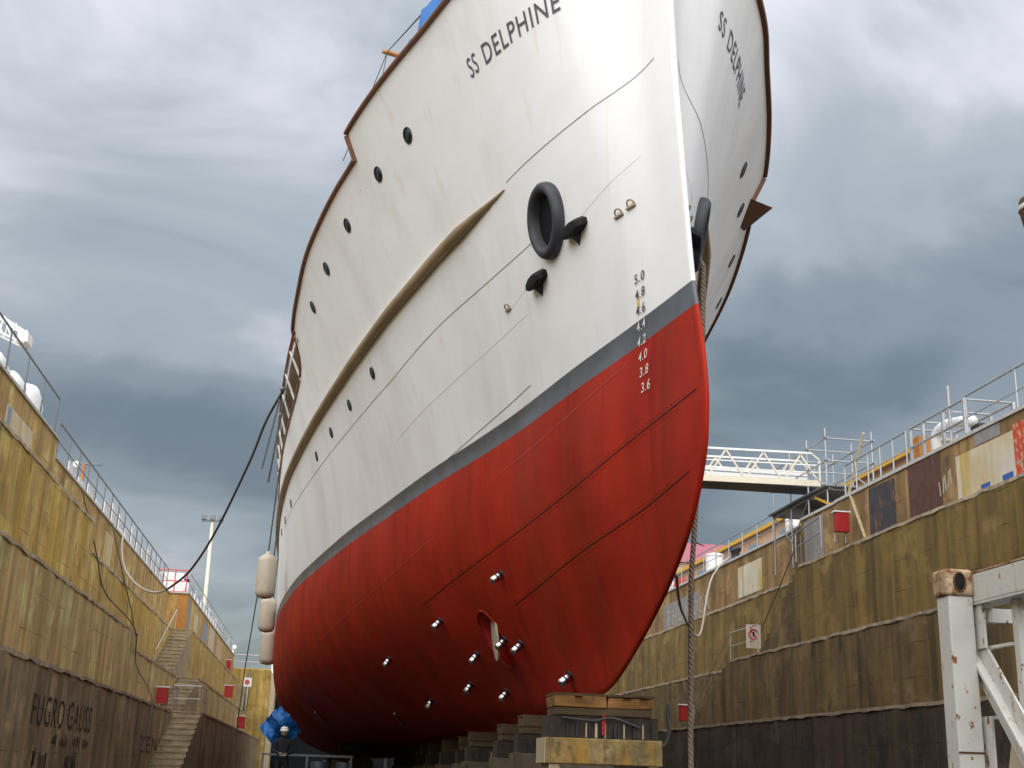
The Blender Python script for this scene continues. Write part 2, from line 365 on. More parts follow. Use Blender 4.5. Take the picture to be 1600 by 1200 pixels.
# painted patches on the parapet
part(orange_p, 'painted_patch', (-7.62, 66.694, 7.2), (-7.12, 66.699, 9.02), WL)
def ypanel(m, x, y0, y1, z0, z1, par, side, name='painted_patch', th=.012):
    a, b = sorted((x, x+side*th)); return MB().box((a, y0, z0), (b, y1, z1)).build(name, m, par)
for m, a, b, z0, z1 in ((mural_gy, 67.2, 68.6, 7.3, 8.95), (mural_w, 71, 73, 7.6, 8.6), (blue_g, 76.5, 79, 7.3, 8.7), (mural_w, 81, 85, 7.4, 8.9), (orange_w, 88, 92, 7.4, 8.8)):
    ypanel(m, -7.1, a, b, z0, z1, WL, 1)
p = ypanel(mural_w, -8.1, 30.8, 33.6, 8.44, 9.02, WL, 1, 'notice_board', .03)
p2 = ypanel(blue_g, -8.07, 30.82, 31.15, 8.5, 8.98, p, 1, 'faded_print')
ypanel(mural_w, -8.12, 46.5, 48.2, 7.5, 8.7, WL, 1)

WR = thing('dock_wall', (17, 40, 0), 'long olive and brown stepped concrete dock wall with murals and stairs, right of the ship', 'dock wall')
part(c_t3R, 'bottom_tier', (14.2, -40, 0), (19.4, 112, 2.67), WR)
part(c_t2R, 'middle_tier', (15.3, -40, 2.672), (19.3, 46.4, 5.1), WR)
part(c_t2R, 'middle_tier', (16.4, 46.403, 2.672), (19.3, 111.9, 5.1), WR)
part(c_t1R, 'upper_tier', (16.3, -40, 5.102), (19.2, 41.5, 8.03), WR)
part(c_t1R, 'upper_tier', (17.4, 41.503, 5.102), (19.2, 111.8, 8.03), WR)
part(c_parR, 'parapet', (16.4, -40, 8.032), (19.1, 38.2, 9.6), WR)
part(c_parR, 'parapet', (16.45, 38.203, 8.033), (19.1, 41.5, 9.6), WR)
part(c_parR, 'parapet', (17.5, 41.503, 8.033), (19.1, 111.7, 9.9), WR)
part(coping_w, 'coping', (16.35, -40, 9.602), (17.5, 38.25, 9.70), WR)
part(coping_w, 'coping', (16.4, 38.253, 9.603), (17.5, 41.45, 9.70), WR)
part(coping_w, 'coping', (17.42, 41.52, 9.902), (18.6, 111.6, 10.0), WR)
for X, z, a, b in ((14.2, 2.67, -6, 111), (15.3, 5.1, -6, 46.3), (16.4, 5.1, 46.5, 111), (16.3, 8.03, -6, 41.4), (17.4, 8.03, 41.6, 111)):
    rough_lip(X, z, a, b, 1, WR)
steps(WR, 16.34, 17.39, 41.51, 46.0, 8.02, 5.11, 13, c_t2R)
steps(WR, 15.34, 16.39, 46.41, 51.6, 5.09, 2.68, 11, c_t2R)
for m, a, b, z0, z1 in ((mural_w, 27.34, 30.2, 8.06, 9.22), (mural_r, 24.2, 27.32, 8.05, 9.35), (mural_br, 31.05, 33.0, 8.1, 9.55), (mural_bk, 33.9, 35.7, 8.1, 9.5), (mural_gy, 27.9, 29.2, 9.26, 9.58),
                        (mural_gy, 39.5, 41.2, 7.7, 9.2)):
    ypanel(m, 16.4 if b < 38 else 16.45, a, b, z0+(.4 if b > 38 else 0), z1+(.3 if b > 38 else 0), WR, -1)
for a, b, z0, z1 in ((27.45, 27.95, 8.08, 8.22), (28.55, 29.0, 8.09, 8.2)):
    ypanel(blue_pt, 16.386, a, b, z0, z1, WR, -1, 'blue_tag', .004)
ypanel(mural_w, 17.5, 48.5, 51.5, 8.2, 9.5, WR, -1); ypanel(mural_gy, 17.5, 57.2, 63.5, 8.1, 9.3, WR, -1)
# graffiti strokes beside the maroon patch
for k in range(5):
    y = 30.5+k*.16; MB().bar((16.39, y, 8.55-.05*k), (16.39, y+.05*(-1)**k, 9.0-.06*k), .006, .07, (0, 1, 0)).build('paint_stroke', stencil_w, WR)
for k in range(9):
    y = 24.4+k*.32; MB().bar((16.384, y, 8.2+.1*(k % 3)), (16.384, y+.3, 8.35+.35*((k*7) % 4)/3), .006, .05, (0, 0, 1)).build('paint_stroke', stencil_w, WR)

def wall_text(txt, x, ya, yb, z0, z1, m, parent, name, off, wear=0.):
    v, f = text_mesh(txt)
    if wear:
        f = [q for q in f if random.random() > wear]
    V = [(x+off, ya+(yb-ya)*a, z0+(z1-z0)*b) for a, b in v]
    return obj(name, V, f, m, parent, fix=False)
wall_text('FUGRO GAUSS', -5.7, 27.0, 34.0, 1.39, 2.02, stencil, WL, 'painted_lettering', .008, .06)
for k, (y, z, w, h) in enumerate(((29.4, 1.02, .5, .25), (30.3, .98, .9, .3), (31.9, 1.0, 1.0, .3), (33.2, 1.0, .8, .27), (27.6, .55, .25, .4), (28.3, .5, .9, .42), (31.2, .5, .5, .35), (32.0, .52, .6, .4))):
    m = MB()
    for j in range(5):
        a = y+w*j/5; m.bar((-5.69, a, z+random.uniform(0, .08)), (-5.69, a+random.uniform(-.06, .1), z+h*random.uniform(.6, 1)), .006, .07, (0, 1, 0))
    m.build('faded_stencil_marks', stencil, WL)
wall_text('ZENE', -5.7, 43.5, 50.0, 1.0, 1.55, stencil_r, WL, 'painted_lettering', .008, .1)
wall_text('THUNDER', 17.5, 63.0, 55.5, 8.2, 8.95, stencil_w, WR, 'painted_lettering', -.02, .05)

# ------------------------------------------------------------------ far end of the dock
E = thing('end_pier', (-5.5, 108, 0), 'yellow stained concrete pier closing the far left end of the dock', 'pier')
MB().box((-9.0, 106.1, 0), (-4.05, 111, 8.2)).build('pier_wall', caisson_y, E, bevel=.12)
MB().box((-4.049, 106.3, 0), (-3.6, 110.8, 7.9)).build('pier_edge', beige_st, E, bevel=.05)
for i in range(7): MB().box((-7.2, 104.2+.27*i, 0.003), (-5.9, 106.09, 4.6+.33*(i+1))).build('step', c_step, E)
MB().tube([(-5.75, 104.2, 4.9), (-5.75, 106, 7.1), (-5.75, 106, 7.9)], .06).build('handrail', galv, E)
G = thing('dock_gate', (8, 110, 0), 'dark steel dock gate in shadow behind the ship', 'dock gate')
MB().box((-3.59, 109.5, 0), (14.19, 111.5, 7.2)).build('gate_plate', gate_d, G)
MB().box((-3.58, 109.4, 3.3), (14.18, 109.495, 3.6)).build('gate_rib', darkmet, G)
for i in range(4): MB().box((-2.6+i*4.2, 109.3, .02), (-2.3+i*4.2, 109.49, 7.1)).build('gate_stiffener', darkmet, G)
W = thing('white_cabin', (-2.6, 114.5, 7.3), 'white site cabin with red stripe standing beyond the dock gate', 'cabin')
MB().box((-4.3, 113, 4.01), (2.5, 118, 9.9)).build('cabin_body', white_p, W)
MB().box((-3.3, 112.96, 8.3), (1.5, 112.995, 9.0)).build('red_stripe', red_l, W)
MB().box((-4.0, 112.96, 8.7), (-3.6, 112.99, 9.0)).build('window', black_p, W)
def arch(name, X, Y, z, w, h, label):
    m = thing(name, (X, Y, z), label, 'railing')
    MB().tube([(X-w/2, Y, z), (X-w/2, Y, z+h), (X+w/2, Y, z+h), (X+w/2, Y, z)], .05).build('rail_frame', galv, m)
    MB().tube([(X-w/2, Y, z+h*.5), (X+w/2, Y, z+h*.5)], .04).build('mid_rail', galv, m)
arch('end_railing', -6.2, 107, 8.2, 3.2, 1.1, 'grey railing on top of the yellow end pier')
MB()
LP = thing('lamp_post', (-7.6, 106.6, 8.2), 'short white lamp post on the yellow end pier', 'lamp post')
MB().tube([(-7.9, 106.6, 7.2), (-7.25, 106.6, 9.6)], .09).build('post', white_p, LP); MB().lathe([(.05, 0), (.2, .1), (.2, .35), (.05, .45)], (-7.2, 106.6, 9.6), (0, 0, 1), 10).build('lamp_head', white_p, LP, True)

# ------------------------------------------------------------------ the ship
XC, ZK = 3.64, 1.4
def pch(xs, ys):
    xs = list(map(float, xs)); ys = list(map(float, ys)); n = len(xs)
    d = [(ys[i+1]-ys[i])/(xs[i+1]-xs[i]) for i in range(n-1)]
    m = [d[0]]+[0 if d[i-1]*d[i] <= 0 else 2*d[i-1]*d[i]/(d[i-1]+d[i]) for i in range(1, n-1)]+[d[-1]]
    def f(x):
        if x <= xs[0]: return ys[0]
        if x >= xs[-1]: return ys[-1]
        lo, hi = 0, n-1
        while hi-lo > 1:
            k = (lo+hi)//2
            if xs[k] <= x: lo = k
            else: hi = k
        h = xs[hi]-xs[lo]; t = (x-xs[lo])/h
        return ys[lo]*(1+2*t)*(1-t)**2+m[lo]*h*t*(1-t)**2+ys[hi]*t*t*(3-2*t)+m[hi]*h*t*t*(t-1)
    return f
ystem = pch([0,.05,.12,.2,.3,.38,.43,.5,.72,1.08,1.42,1.87,2.32,2.67,3.06,3.61,4.18,4.48,5.66,6.75,7.62,8.5,9.5,11.0],
            [40,30,24,20,17.6,16.4,15.9,15.5,14.72,13.68,12.89,12.15,11.74,11.57,11.53,11.63,11.83,11.94,12.21,12.43,12.6,12.72,12.84,13.0])
W_ = pch([0,1.43,3.3,5.6,7.2,9.5,13.2,16.3,18.7,20.9,24.1,27.3,30.7,35,40,56,64,70,75,78],
         [0,.24,.60,1.0,1.34,1.87,2.61,3.22,3.63,3.99,4.47,4.83,5.13,5.38,5.46,5.46,4.9,3.8,2.0,.3])
R_ = pch([0,.3,.64,1.53,2.91,4.05,5.55,7.05,8.6,10,11.6,13,16,20,25,30,35,58,68,74,78],
         [0,.18,.39,1.45,2.3,2.75,3.32,3.8,4.2,4.48,4.75,4.92,5.17,5.36,5.52,5.62,5.68,5.68,4.9,3.6,2.4])
zref = pch([0,4,7,10,15,20,30,60,78], [10.8,10.45,10.25,10.05,9.8,9.6,9.3,9.2,9.5])
def sm(x): x = max(0, min(1, x)); return x*x*(3-2*x)
def half(s, z):
    if s < 0: return 0.
    nose = .022*(1-(1-min(s/.035, 1))**2)**.5
    W = W_(s)
    if z >= 4.33:
        t = max(0, (z-4.33)/(zref(s)-4.33)); b = W+(R_(s)-W)*(.62*t+.38*t*t)
    else:
        u = max(0, z/4.33); n = 1.45+2.15*sm((s-4)/34); b = W*(1-(1-u)**n)**(1/n)
    return b+nose
def bY(Y, z): return half(Y-ystem(z), z)
def HP(Y, z, side, off=0.):
    # point on the hull skin (world) at fore-aft Y and height z above the keel
    n = HN(Y, z, side) if off else Vector((0, 0, 0))
    return Vector((XC+side*bY(Y, z), Y, ZK+z))+n*off
def HN(Y, z, side):
    e = .04; gy = (bY(Y+e, z)-bY(Y-e, z))/(2*e); gz = (bY(Y, z+e)-bY(Y, z-e))/(2*e)
    return Vector((side, -gy, -gz)).normalized()

SHIP = thing('ship', (XC, 50, ZK), 'large white steam yacht with red bottom and grey boot-top standing in the dry dock', 'ship')
NS = 210
S = [0, .003, .008, .016, .026, .035]+[.035+77.9*(i/NS)**1.75 for i in range(1, NS+1)]
S = sorted(set(S+[7.30, 7.32, 7.46, 7.48, 15.5, 15.6, 15.75, 15.95, 16.2, 16.5, 16.9, 17.4, 18, 18.8]))
ztop_a = pch([0,4,7,7.31,7.47,8.6,10,11.6,13,15.5,15.75,16.0,16.4,17.3,18.9,22,60,78], [10.8,10.45,10.25,10.22,9.8,9.74,9.68,9.6,9.48,9.22,9.0,8.76,8.58,8.45,8.40,8.4,8.4,9.2])
def sweep(rows, name, m, hole=None):
    # rows: function(col, r, R) -> z ; grid on both sides joined at the stem
    V = []; F = []; nS = len(S)
    zs = rows
    nr = len(zs(0))
    for side in (-1, 1):
        o = len(V)
        for i, s in enumerate(S):
            for z in zs(s):
                b = half(s, z); V.append(Vector((XC+side*b, ystem(z)+s, ZK+z)))
        for i in range(nS-1):
            for r in range(nr-1):
                a = o+i*nr+r; q = (a, a+nr, a+nr+1, a+1); F.append(q if side > 0 else q[::-1])
    return V, F, nr
def hull_normals(o, V, zfix=None):
    # analytic normals so that separately built bands shade as one skin
    ns = []
    for p in V:
        side = 1 if p.x > XC+1e-6 else -1
        z = p.z-ZK; s = p.y-ystem(z)
        if s < .02 or z < .03: ns.append(None)
        else: ns.append(HN(p.y, z, side))
    me = o.data; me.polygons.foreach_set('use_smooth', [True]*len(me.polygons)); me.update()
    full = [tuple(n) if n else (0, 0, 0) for n in ns]
    me.normals_split_custom_set_from_vertices(full)
NB = 46
zb = [4.18*(i/NB)**1.6 for i in range(NB+1)]
# bottom, with the bow-thruster tunnel cut through the plating
TY, TZ, TR = 20.35, 1.45, .44
V, F, nr = sweep(lambda s: zb, 'b', None)
# refine around tunnel: drop faces inside the circle and snap the border onto it
keep = []; gone = []
def ins(p): return math.hypot(p.y-TY, p.z-ZK-TZ) < TR
for q in F:
    c = sum((V[i] for i in q), Vector())/4
    (gone if ins(c) else keep).append(q)
border = set(i for q in gone for i in q) & set(i for q in keep for i in q)
for i in border:
    p = V[i]; side = 1 if p.x > XC else -1
    d = Vector((p.y-TY, p.z-ZK-TZ)).normalized()*TR
    V[i] = HP(TY+d.x, TZ+d.y, side)
hb = obj('hull_bottom', V, keep, red_hull, SHIP, fix=False); hull_normals(hb, V)
V, F, nr = sweep(lambda s: [4.18, 4.255, 4.33, 4.41, 4.49], 'w', None)
bt = obj('boot_top', V, F, boot_grey, SHIP, fix=False); hull_normals(bt, V)
NT = 34
V, F, nr = sweep(lambda s: [4.49+(ztop_a(s)-4.49)*i/NT for i in range(NT+1)], 't', None)
ts = obj('topsides', V, F, white_hull, SHIP, fix=False); hull_normals(ts, V)
# flat bottom + deck
def strip(name, zf, m, s0, s1, inset=.0):
    ss = [s for s in S if s0 <= s <= s1]; v = []; f = []
    for s in ss:
        z = zf(s); b = max(.01, half(s, z)-inset); y = ystem(z)+s
        v += [(XC-b, y, ZK+z), (XC+b, y, ZK+z)]
    for i in range(len(ss)-1): f.append((2*i, 2*i+1, 2*i+3, 2*i+2))
    return obj(name, v, f, m, SHIP)
strip('keel_plate', lambda s: .001, red_hull, 0, 78)
strip('forecastle_deck', lambda s: zref(s)-1.05, deck_m, .6, 15.5, .03)
strip('main_deck', lambda s: 7.6, deck_m, 15.5, 78, .03)
# cap rail along the sheer
for side in (-1, 1):
    for s0, s1 in ((.0, 7.31), (7.47, 15.6)):
        pts = [HP(ystem(ztop_a(s))+s, ztop_a(s), side)+Vector((side*.01, 0, .03)) for s in S if s0 <= s <= s1 and s not in (.003, .008, .016, .026)]
        m = MB(); k = len(pts)
        for i, p in enumerate(pts):
            t = (pts[min(i+1, k-1)]-pts[max(i-1, 0)]); t.z = 0; t.normalize(); a = Vector((t.y, -t.x, 0))*side
            for u, w in ((-.09, -.035), (.06, -.035), (.075, 0), (.06, .035), (-.09, .035)): m.v.append(tuple(p+a*u+Vector((0, 0, w))))
        for i in range(k-1):
            for j in range(5): m.f.append((i*5+j, i*5+(j+1) % 5, i*5+5+(j+1) % 5, i*5+5+j))
        m.f += [(0, 1, 2, 3, 4), tuple((k-1)*5+j for j in (4, 3, 2, 1, 0))]
        m.build('cap_rail', wood, SHIP)
    a = HP(ystem(10.2)+7.31, 10.22, side); b = HP(ystem(9.8)+7.47, 9.8, side)
    MB().bar(a, b, .14, .06, (0, 1, 0)).build('rail_drop', wood, SHIP)
    pts = [HP(ystem(ztop_a(s))+s, ztop_a(s), side)+Vector((side*.005, 0, .01)) for s in S if 15.55 <= s <= 60]
    MB().tube(pts, .045, 6).build('opening_edge', wood, SHIP, True)
# sheer deck over the side opening: deck edge, stanchions, dark deckhouse behind
def upz(Y): return 9.2-.004*(Y-28)
for side in (-1, 1):
    def ue(Y): return Vector((XC+side*(bY(Y, upz(Y))), Y, ZK+upz(Y)))
    MB().tube([ue(Y) for Y in (28.2, 30, 32, 34, 37, 40, 44, 48, 54, 60)], .05, 6).build('upper_rail', wood, SHIP, True)
    pts = [ue(Y)-Vector((side*.06, 0, .12)) for Y in (28.2, 30, 32, 34, 37, 40, 44, 48, 54, 60)]
    m = MB()
    for p in pts: m.v += [tuple(p+Vector((0, 0, -.09))), tuple(p+Vector((-side*3.2, 0, -.09))), tuple(p+Vector((-side*3.2, 0, .05))), tuple(p+Vector((0, 0, .05)))]
    for i in range(len(pts)-1):
        for j in range(4): m.f.append((i*4+j, i*4+(j+1) % 4, i*4+4+(j+1) % 4, i*4+4+j))
    m.build('upper_deck', white_p, SHIP)
    for i in range(14):
        Y = 29.6+1.9*i; p = ue(Y); q = HP(Y, 8.42, side)
        MB().bar(q, p-Vector((0, 0, .05)), .055, .055, (0, 1, 0)).build('stanchion', white_p, SHIP)
    v = []
    for Y in (28.4, 36, 60):
        b = bY(Y, 8.5)-1.1
        v += [(XC+side*b, Y, ZK+7.6), (XC+side*b, Y, ZK+9.1)]
    obj('deckhouse_side', v, [(0, 2, 3, 1), (2, 4, 5, 3)], houses, SHIP)
    for i in range(18):
        Y = 29+.9*i; b = bY(Y, 8.5)-1.08 if Y < 36 else bY(36, 8.5)-1.08
        MB().box((XC+side*b-.02, Y, ZK+8.35), (XC+side*b+.02, Y+.5, ZK+8.95)).build('deckhouse_window', glassd, SHIP)
# hull-side strips: seams, laps, rubbing strake
def hull_strip(name, pts, w, t, m, sides=(-1, 1), n=60, taper=False):
    f = pch([p[0] for p in pts], [p[1] for p in pts]); y0, y1 = pts[0][0], pts[-1][0]
    for side in sides:
        mb = MB()
        for i in range(n+1):
            k = i/n; Y = y0+(y1-y0)*k; z = f(Y)
            tt = t*(min(1, k*n/3, (1-k)*n/3) if taper else 1)+.002
            for dz, of in ((-w/2, -.004), (-w/2, tt), (w/2, tt), (w/2, -.004)): mb.v.append(tuple(HP(Y, z+dz, side, of)))
        for i in range(n):
            for j in range(4): mb.f.append((i*4+j, i*4+(j+1) % 4, i*4+4+(j+1) % 4, i*4+4+j))
        mb.f += [(0, 1, 2, 3), (n*4+3, n*4+2, n*4+1, n*4)]
        mb.build(name, m, SHIP)
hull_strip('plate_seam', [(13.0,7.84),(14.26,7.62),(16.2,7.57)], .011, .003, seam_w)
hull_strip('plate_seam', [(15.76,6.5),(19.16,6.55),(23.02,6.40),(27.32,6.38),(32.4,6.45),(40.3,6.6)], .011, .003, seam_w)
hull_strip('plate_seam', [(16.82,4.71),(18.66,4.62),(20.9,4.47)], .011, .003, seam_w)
hull_strip('weld_bead', [(16.5,5.66),(18.52,5.62),(20.92,5.53),(23.18,5.4)], .010, .0015, seam_lw)
hull_strip('weld_bead', [(13.2,6.6),(15,6.2),(17,5.9)], .008, .001, seam_lw)
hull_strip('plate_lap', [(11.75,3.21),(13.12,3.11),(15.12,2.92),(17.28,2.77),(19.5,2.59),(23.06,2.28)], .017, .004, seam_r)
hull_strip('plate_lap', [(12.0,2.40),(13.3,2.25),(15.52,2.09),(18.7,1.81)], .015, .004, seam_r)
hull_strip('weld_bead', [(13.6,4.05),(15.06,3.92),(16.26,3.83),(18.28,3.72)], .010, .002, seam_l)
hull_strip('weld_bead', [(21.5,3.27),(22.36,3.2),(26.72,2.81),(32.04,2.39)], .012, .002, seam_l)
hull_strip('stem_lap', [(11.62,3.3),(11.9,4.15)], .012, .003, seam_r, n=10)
def butt(Y, z0, z1, m, sides=(-1, 1), w=.012, t=.003):
    for side in sides:
        mb = MB(); n = 24
        for i in range(n+1):
            z = z0+(z1-z0)*i/n
            for dy, of in ((-w/2, -.003), (-w/2, t), (w/2, t), (w/2, -.003)): mb.v.append(tuple(HP(Y+dy, z, side, of)))
        for i in range(n):
            for j in range(4): mb.f.append((i*4+j, i*4+(j+1) % 4, i*4+4+(j+1) % 4, i*4+4+j))
        mb.f += [(0, 1, 2, 3), (n*4+3, n*4+2, n*4+1, n*4)]
        mb.build('plate_butt', m, SHIP)
for Y, z0, z1 in ((14.3, 3.05, 4.15), (16.9, 2.0, 2.75), (18.9, 2.7, 4.15), (21.2, 2.5, 3.2), (24.2, 2.2, 4.15), (16.2, .9, 2.0), (27.5, 1.2, 2.7)): butt(Y, z0, z1, red_hull)
# rivet rows along the red laps
def rivets(pts, dz, m, y0, y1, st):
    f = pch([p[0] for p in pts], [p[1] for p in pts])
    for side in (-1, 1):
        mb = MB(); Y = y0
        while Y < y1:
            for q in dz:
                c = HP(Y, f(Y)+q, side); n = HN(Y, f(Y)+q, side); mb.lathe([(.014, -.002), (.011, .005), (.001, .007)], c, n, 6)
            Y += st
        o = mb.build('rivet_row', m, SHIP, True); o['kind'] = 'stuff'
rivets([(11.75,3.21),(13.12,3.11),(15.12,2.92),(17.28,2.77),(19.5,2.59),(23.06,2.28)], (.05, -.05), red_hull, 12.2, 23, .09)
rivets([(12.0,2.40),(13.3,2.25),(15.52,2.09),(18.7,1.81)], (.05, -.05), red_hull, 12.5, 18.6, .09)
# rubbing strake: half-round timber moulding
rs = pch([16.3,17.9,20.3,23.9,27.5,31.6,37.1,45,60], [7.50,7.50,7.42,7.32,7.30,7.36,7.45,7.5,7.6])
for side in (-1, 1):
    mb = MB(); n = 110; K = ((-.10, -.01), (-.09, .09), (-.03, .14), (.04, .14), (.085, .09), (.095, -.01))
    for i in range(n+1):
        Y = 16.3+44*i/n; g = min(1, .12+i*.22)
        for dz, of in K: mb.v.append(tuple(HP(Y, rs(Y)+dz*g, side, of*g if of > 0 else of)))
    k = len(K)
    for i in range(n):
        for j in range(k): mb.f.append((i*k+j, i*k+(j+1) % k, i*k+k+(j+1) % k, i*k+k+j))
    mb.f += [tuple(range(k)), tuple(n*k+j for j in range(k))[::-1]]
    o = mb.build('rubbing_strake', strake_m, SHIP, True)
    o['label'] = 'tan rubbing strake running along the white hull'
    hull_strip('strake_top', [(Y, rs(Y)+.105) for Y in (17.6, 18.2, 20.3, 23.9, 27.5, 31.6, 37.1, 45, 60)], .026, .05, white_hull, (side,), 90, True)
# portholes
def porthole(Y, z, side, r):
    c = HP(Y, z, side); n = HN(Y, z, side)
    g = MB().lathe([(r*.92, .003), (r*.90, .012), (.001, .016)], c, n, 20).build('porthole', glassd, SHIP, True)
    MB().lathe([(r, -.02), (r*1.07, -.02), (r*1.07, .012), (r*1.0, .022), (r*.93, .018), (r*.9, .0)], c, n, 20).build('porthole_rim', rimg, g, True)
for side in (-1, 1):
    for Y, z in ((18.46, 9.39), (19.84, 9.32), (21.82, 9.18), (23.78, 9.06), (25.74, 8.93)): porthole(Y, z, side, .135)
    for Y, z in ((23.5, 6.82), (25.74, 6.77), (27.96, 6.72), (30.3, 6.70), (36.5, 6.72), (39.2, 6.72), (41.6, 6.75)): porthole(Y, z, side, .12)
# hawse pipe lips
for side in (-1, 1):
    c = HP(15.25, 6.58, side); n = HN(15.25, 6.58, side)
    a = Vector((0, 0, 1)); a = (a-n*a.dot(n)).normalized(); b = n.cross(a).normalized()
    prof = [(.50, -.04), (.515, .04), (.50, .11), (.455, .15), (.40, .145), (.36, .10), (.34, .03), (.33, .008)]
    mb = MB(); K = 40
    for r, h in prof:
        for j in range(K):
            w = 2*math.pi*j/K; mb.v.append(tuple(c+n*h+a*(math.cos(w)*r*1.06)+b*(math.sin(w)*r*.84)))
    for i in range(len(prof)-1):
        for j in range(K): mb.f.append((i*K+j, i*K+(j+1) % K, (i+1)*K+(j+1) % K, (i+1)*K+j))
    h = mb.build('hawse_lip', black_rub, SHIP, True); h['label'] = 'thick dark oval lip of the anchor hawse pipe'
    mb = MB()
    for j in range(K):
        w = 2*math.pi*j/K; mb.v.append(tuple(c+n*.012+a*(math.cos(w)*.37)+b*(math.sin(w)*.30)))
    mb.f.append(tuple(range(K))); mb.build('hawse_opening', black_p, h)
# overboard hoods
def hood(Y, z, side):
    c = HP(Y, z, side); n = HN(Y, z, side); u = Vector((0, 0, 1)); u = (u-n*u.dot(n)).normalized(); f = n.cross(u)*side
    out = (n*.9-u*.35).normalized()
    ring = [(-.19, -.02), (-.175, .05), (-.10, .10), (0, .115), (.10, .10), (.175, .05), (.19, -.02), (.12, -.065), (0, -.085), (-.12, -.065)]
    k = len(ring); mb = MB()
    for q, d in ((1.02, -.03), (1, .09), (.95, .13), (.8, .155), (.4, .165)):
        for x, y in ring: mb.v.append(tuple(c+f*(x*q*1.4)+u*(y*q*1.1)+out*d))
    for i in range(4):
        for j in range(k): mb.f.append((i*k+j, i*k+(j+1) % k, (i+1)*k+(j+1) % k, (i+1)*k+j))
    mb.f.append(tuple(4*k+j for j in range(k)))
    h = mb.build('discharge_hood', black_p, SHIP); h['label'] = 'black rounded discharge hood on white plating'
    tri = [c+u*-.07+f*-.10, c+u*-.07+f*.10, c+u*-.07+out*.13, c+u*-.25]
    MB().add(tri, [(0, 1, 2), (0, 2, 3), (1, 3, 2), (0, 3, 1)]).build('bracket', darkmet, h)
for side in (-1, 1):
    hood(14.58, 6.2, side); hood(15.84, 5.95, side)
# pad eyes
for side in (-1, 1):
    for Y, z, t in ((13.60, 5.99, .4), (13.36, 6.01, .4), (17.04, 5.96, .3)):
        c = HP(Y, z, side); n = HN(Y, z, side); u = Vector((0, 0, 1)); u = (u-n*u.dot(n)).normalized(); f = n.cross(u).normalized()
        e = MB()
        pl = [c+f*x+u*y for x, y in ((-.09, -.05), (.09, -.05), (.09, -.025), (-.09, -.025))]
        e.prism(pl, n*.03)
        P = [c+n*.02+u*(.0+.045*math.sin(w))+f*(.065*math.cos(w))+n*(.03*math.sin(w)) for w in [math.pi*2*i/12 for i in range(13)]]
        e.tube(P, .011, 6, False)
        e.build('pad_eye', strake_m, SHIP)
# draught marks
def hull_text(txt, ya, yb, z0, z1, side, m, name, off=.008):
    v, f = text_mesh(txt)
    V = [HP(ya+(yb-ya)*x, z0+(z1-z0)*y, side, off) for x, y in v]
    return obj(name, V, f, m, SHIP, fix=False)
for side in (-1, 1):
    for k, t in enumerate((5.0, 4.8, 4.6, 4.4, 4.2, 4.0, 3.8, 3.6)):
        Yc = 13.22 if t > 4.3 else 13.22-.2*(4.3-t)/.7
        m = mark_b if t > 4.5 else mark_w
        w = .115
        ya, yb = (Yc+w, Yc-w) if side < 0 else (Yc-w, Yc+w)
        hull_text('%.1f' % t, ya, yb, t-.05, t+.07, side, m, 'draught_mark', .013)
    hull_strip('yellow_smear', [(13.24, 4.70), (13.31, 4.70)], .11, .004, mark_y, (side,), 4)
    ya, yb = (16.30, 14.30) if side < 0 else (14.30, 16.30)
    d_ = (yb-ya)
    hull_text('SS', ya, ya+d_*.125, 9.27, 9.58, side, ink, 'ship_name', .008); hull_text('DELPHINE', ya+d_*.215, yb, 9.27, 9.58, side, ink, 'ship_name', .008)
# bow thruster tunnel
for side in (-1, 1):
    mb = MB(); K = 40; tp = []
    for d in (0, 1):
        for j in range(K):
            w = 2*math.pi*j/K; y, z = TY+math.cos(w)*TR, TZ+math.sin(w)*TR
            x = XC+side*(bY(y, z) if d == 0 else .12); mb.v.append((x, y, ZK+z))
    for j in range(K): mb.f.append((j, (j+1) % K, K+(j+1) % K, K+j))
    mb.f.append(tuple(K+j for j in range(K)))
    t = mb.build('thruster_tunnel', red_in, SHIP, True)
    bx = bY(TY, TZ)
    MB().lathe([(.36, -.015), (.36, .015)], (XC+side*(bx+.02), TY-.14, ZK+TZ), (side, .03, -.16), 32).build('tunnel_cover_plate', cream, t)
    rp = [HP(TY+math.cos(2*math.pi*j/K)*TR, TZ+math.sin(2*math.pi*j/K)*TR, side, .0) for j in range(K+1)]
    MB().tube(rp, .022, 6, False).build('tunnel_rim', red_hull, t, True)
# stud anodes round the tunnel
for side in (-1, 1):
    for Y, z in ((18.8, 2.27), (22.5, 1.94), (27.04, 1.6), (21.68, 1.31), (19.9, 1.40), (19.22, 1.28), (23.28, .91), (21.46, .69), (27.0, .78), (17.4, .70)):
        c = HP(Y, z, side); n = (HN(Y, z, side)+Vector((0, 0, -.35))).normalized()
        a = MB().lathe([(.085, -.01), (.085, .012), (.035, .015)], c, n, 12).build('anode_stud', darkmet, SHIP)
        MB().lathe([(.04, .013), (.056, .02), (.06, .05), (.06, .17), (.045, .20), (.001, .205)], c, n, 14).build('anode_body', chrome, a, True)
        MB().lathe([(.062, .085), (.064, .09), (.064, .105), (.062, .11)], c, n, 14).build('anode_band', darkmet, a, True)
    for Y0, z0, Y1, z1 in ((31.0, .67, 32.4, .41), (39.4, .95, 40.1, .6)):
        MB().tube([HP(Y0, z0, side, .03), HP(Y1, z1, side, .03)], .025).build('bottom_rod', galv, SHIP)
# wing plate at the forecastle break
for side, w in ((1, .62), (-1, .2)):
    a = HP(20.2, 9.75, side); b = HP(21.3, 9.6, side); t = Vector((a.x+side*w, 20.7, ZK+9.86)); c = HP(20.7, 9.38, side)
    MB().add([a, b, t, c], [(0, 1, 2), (0, 2, 3), (1, 3, 2), (0, 3, 1)]).build('wing_platform', rust_d, SHIP)
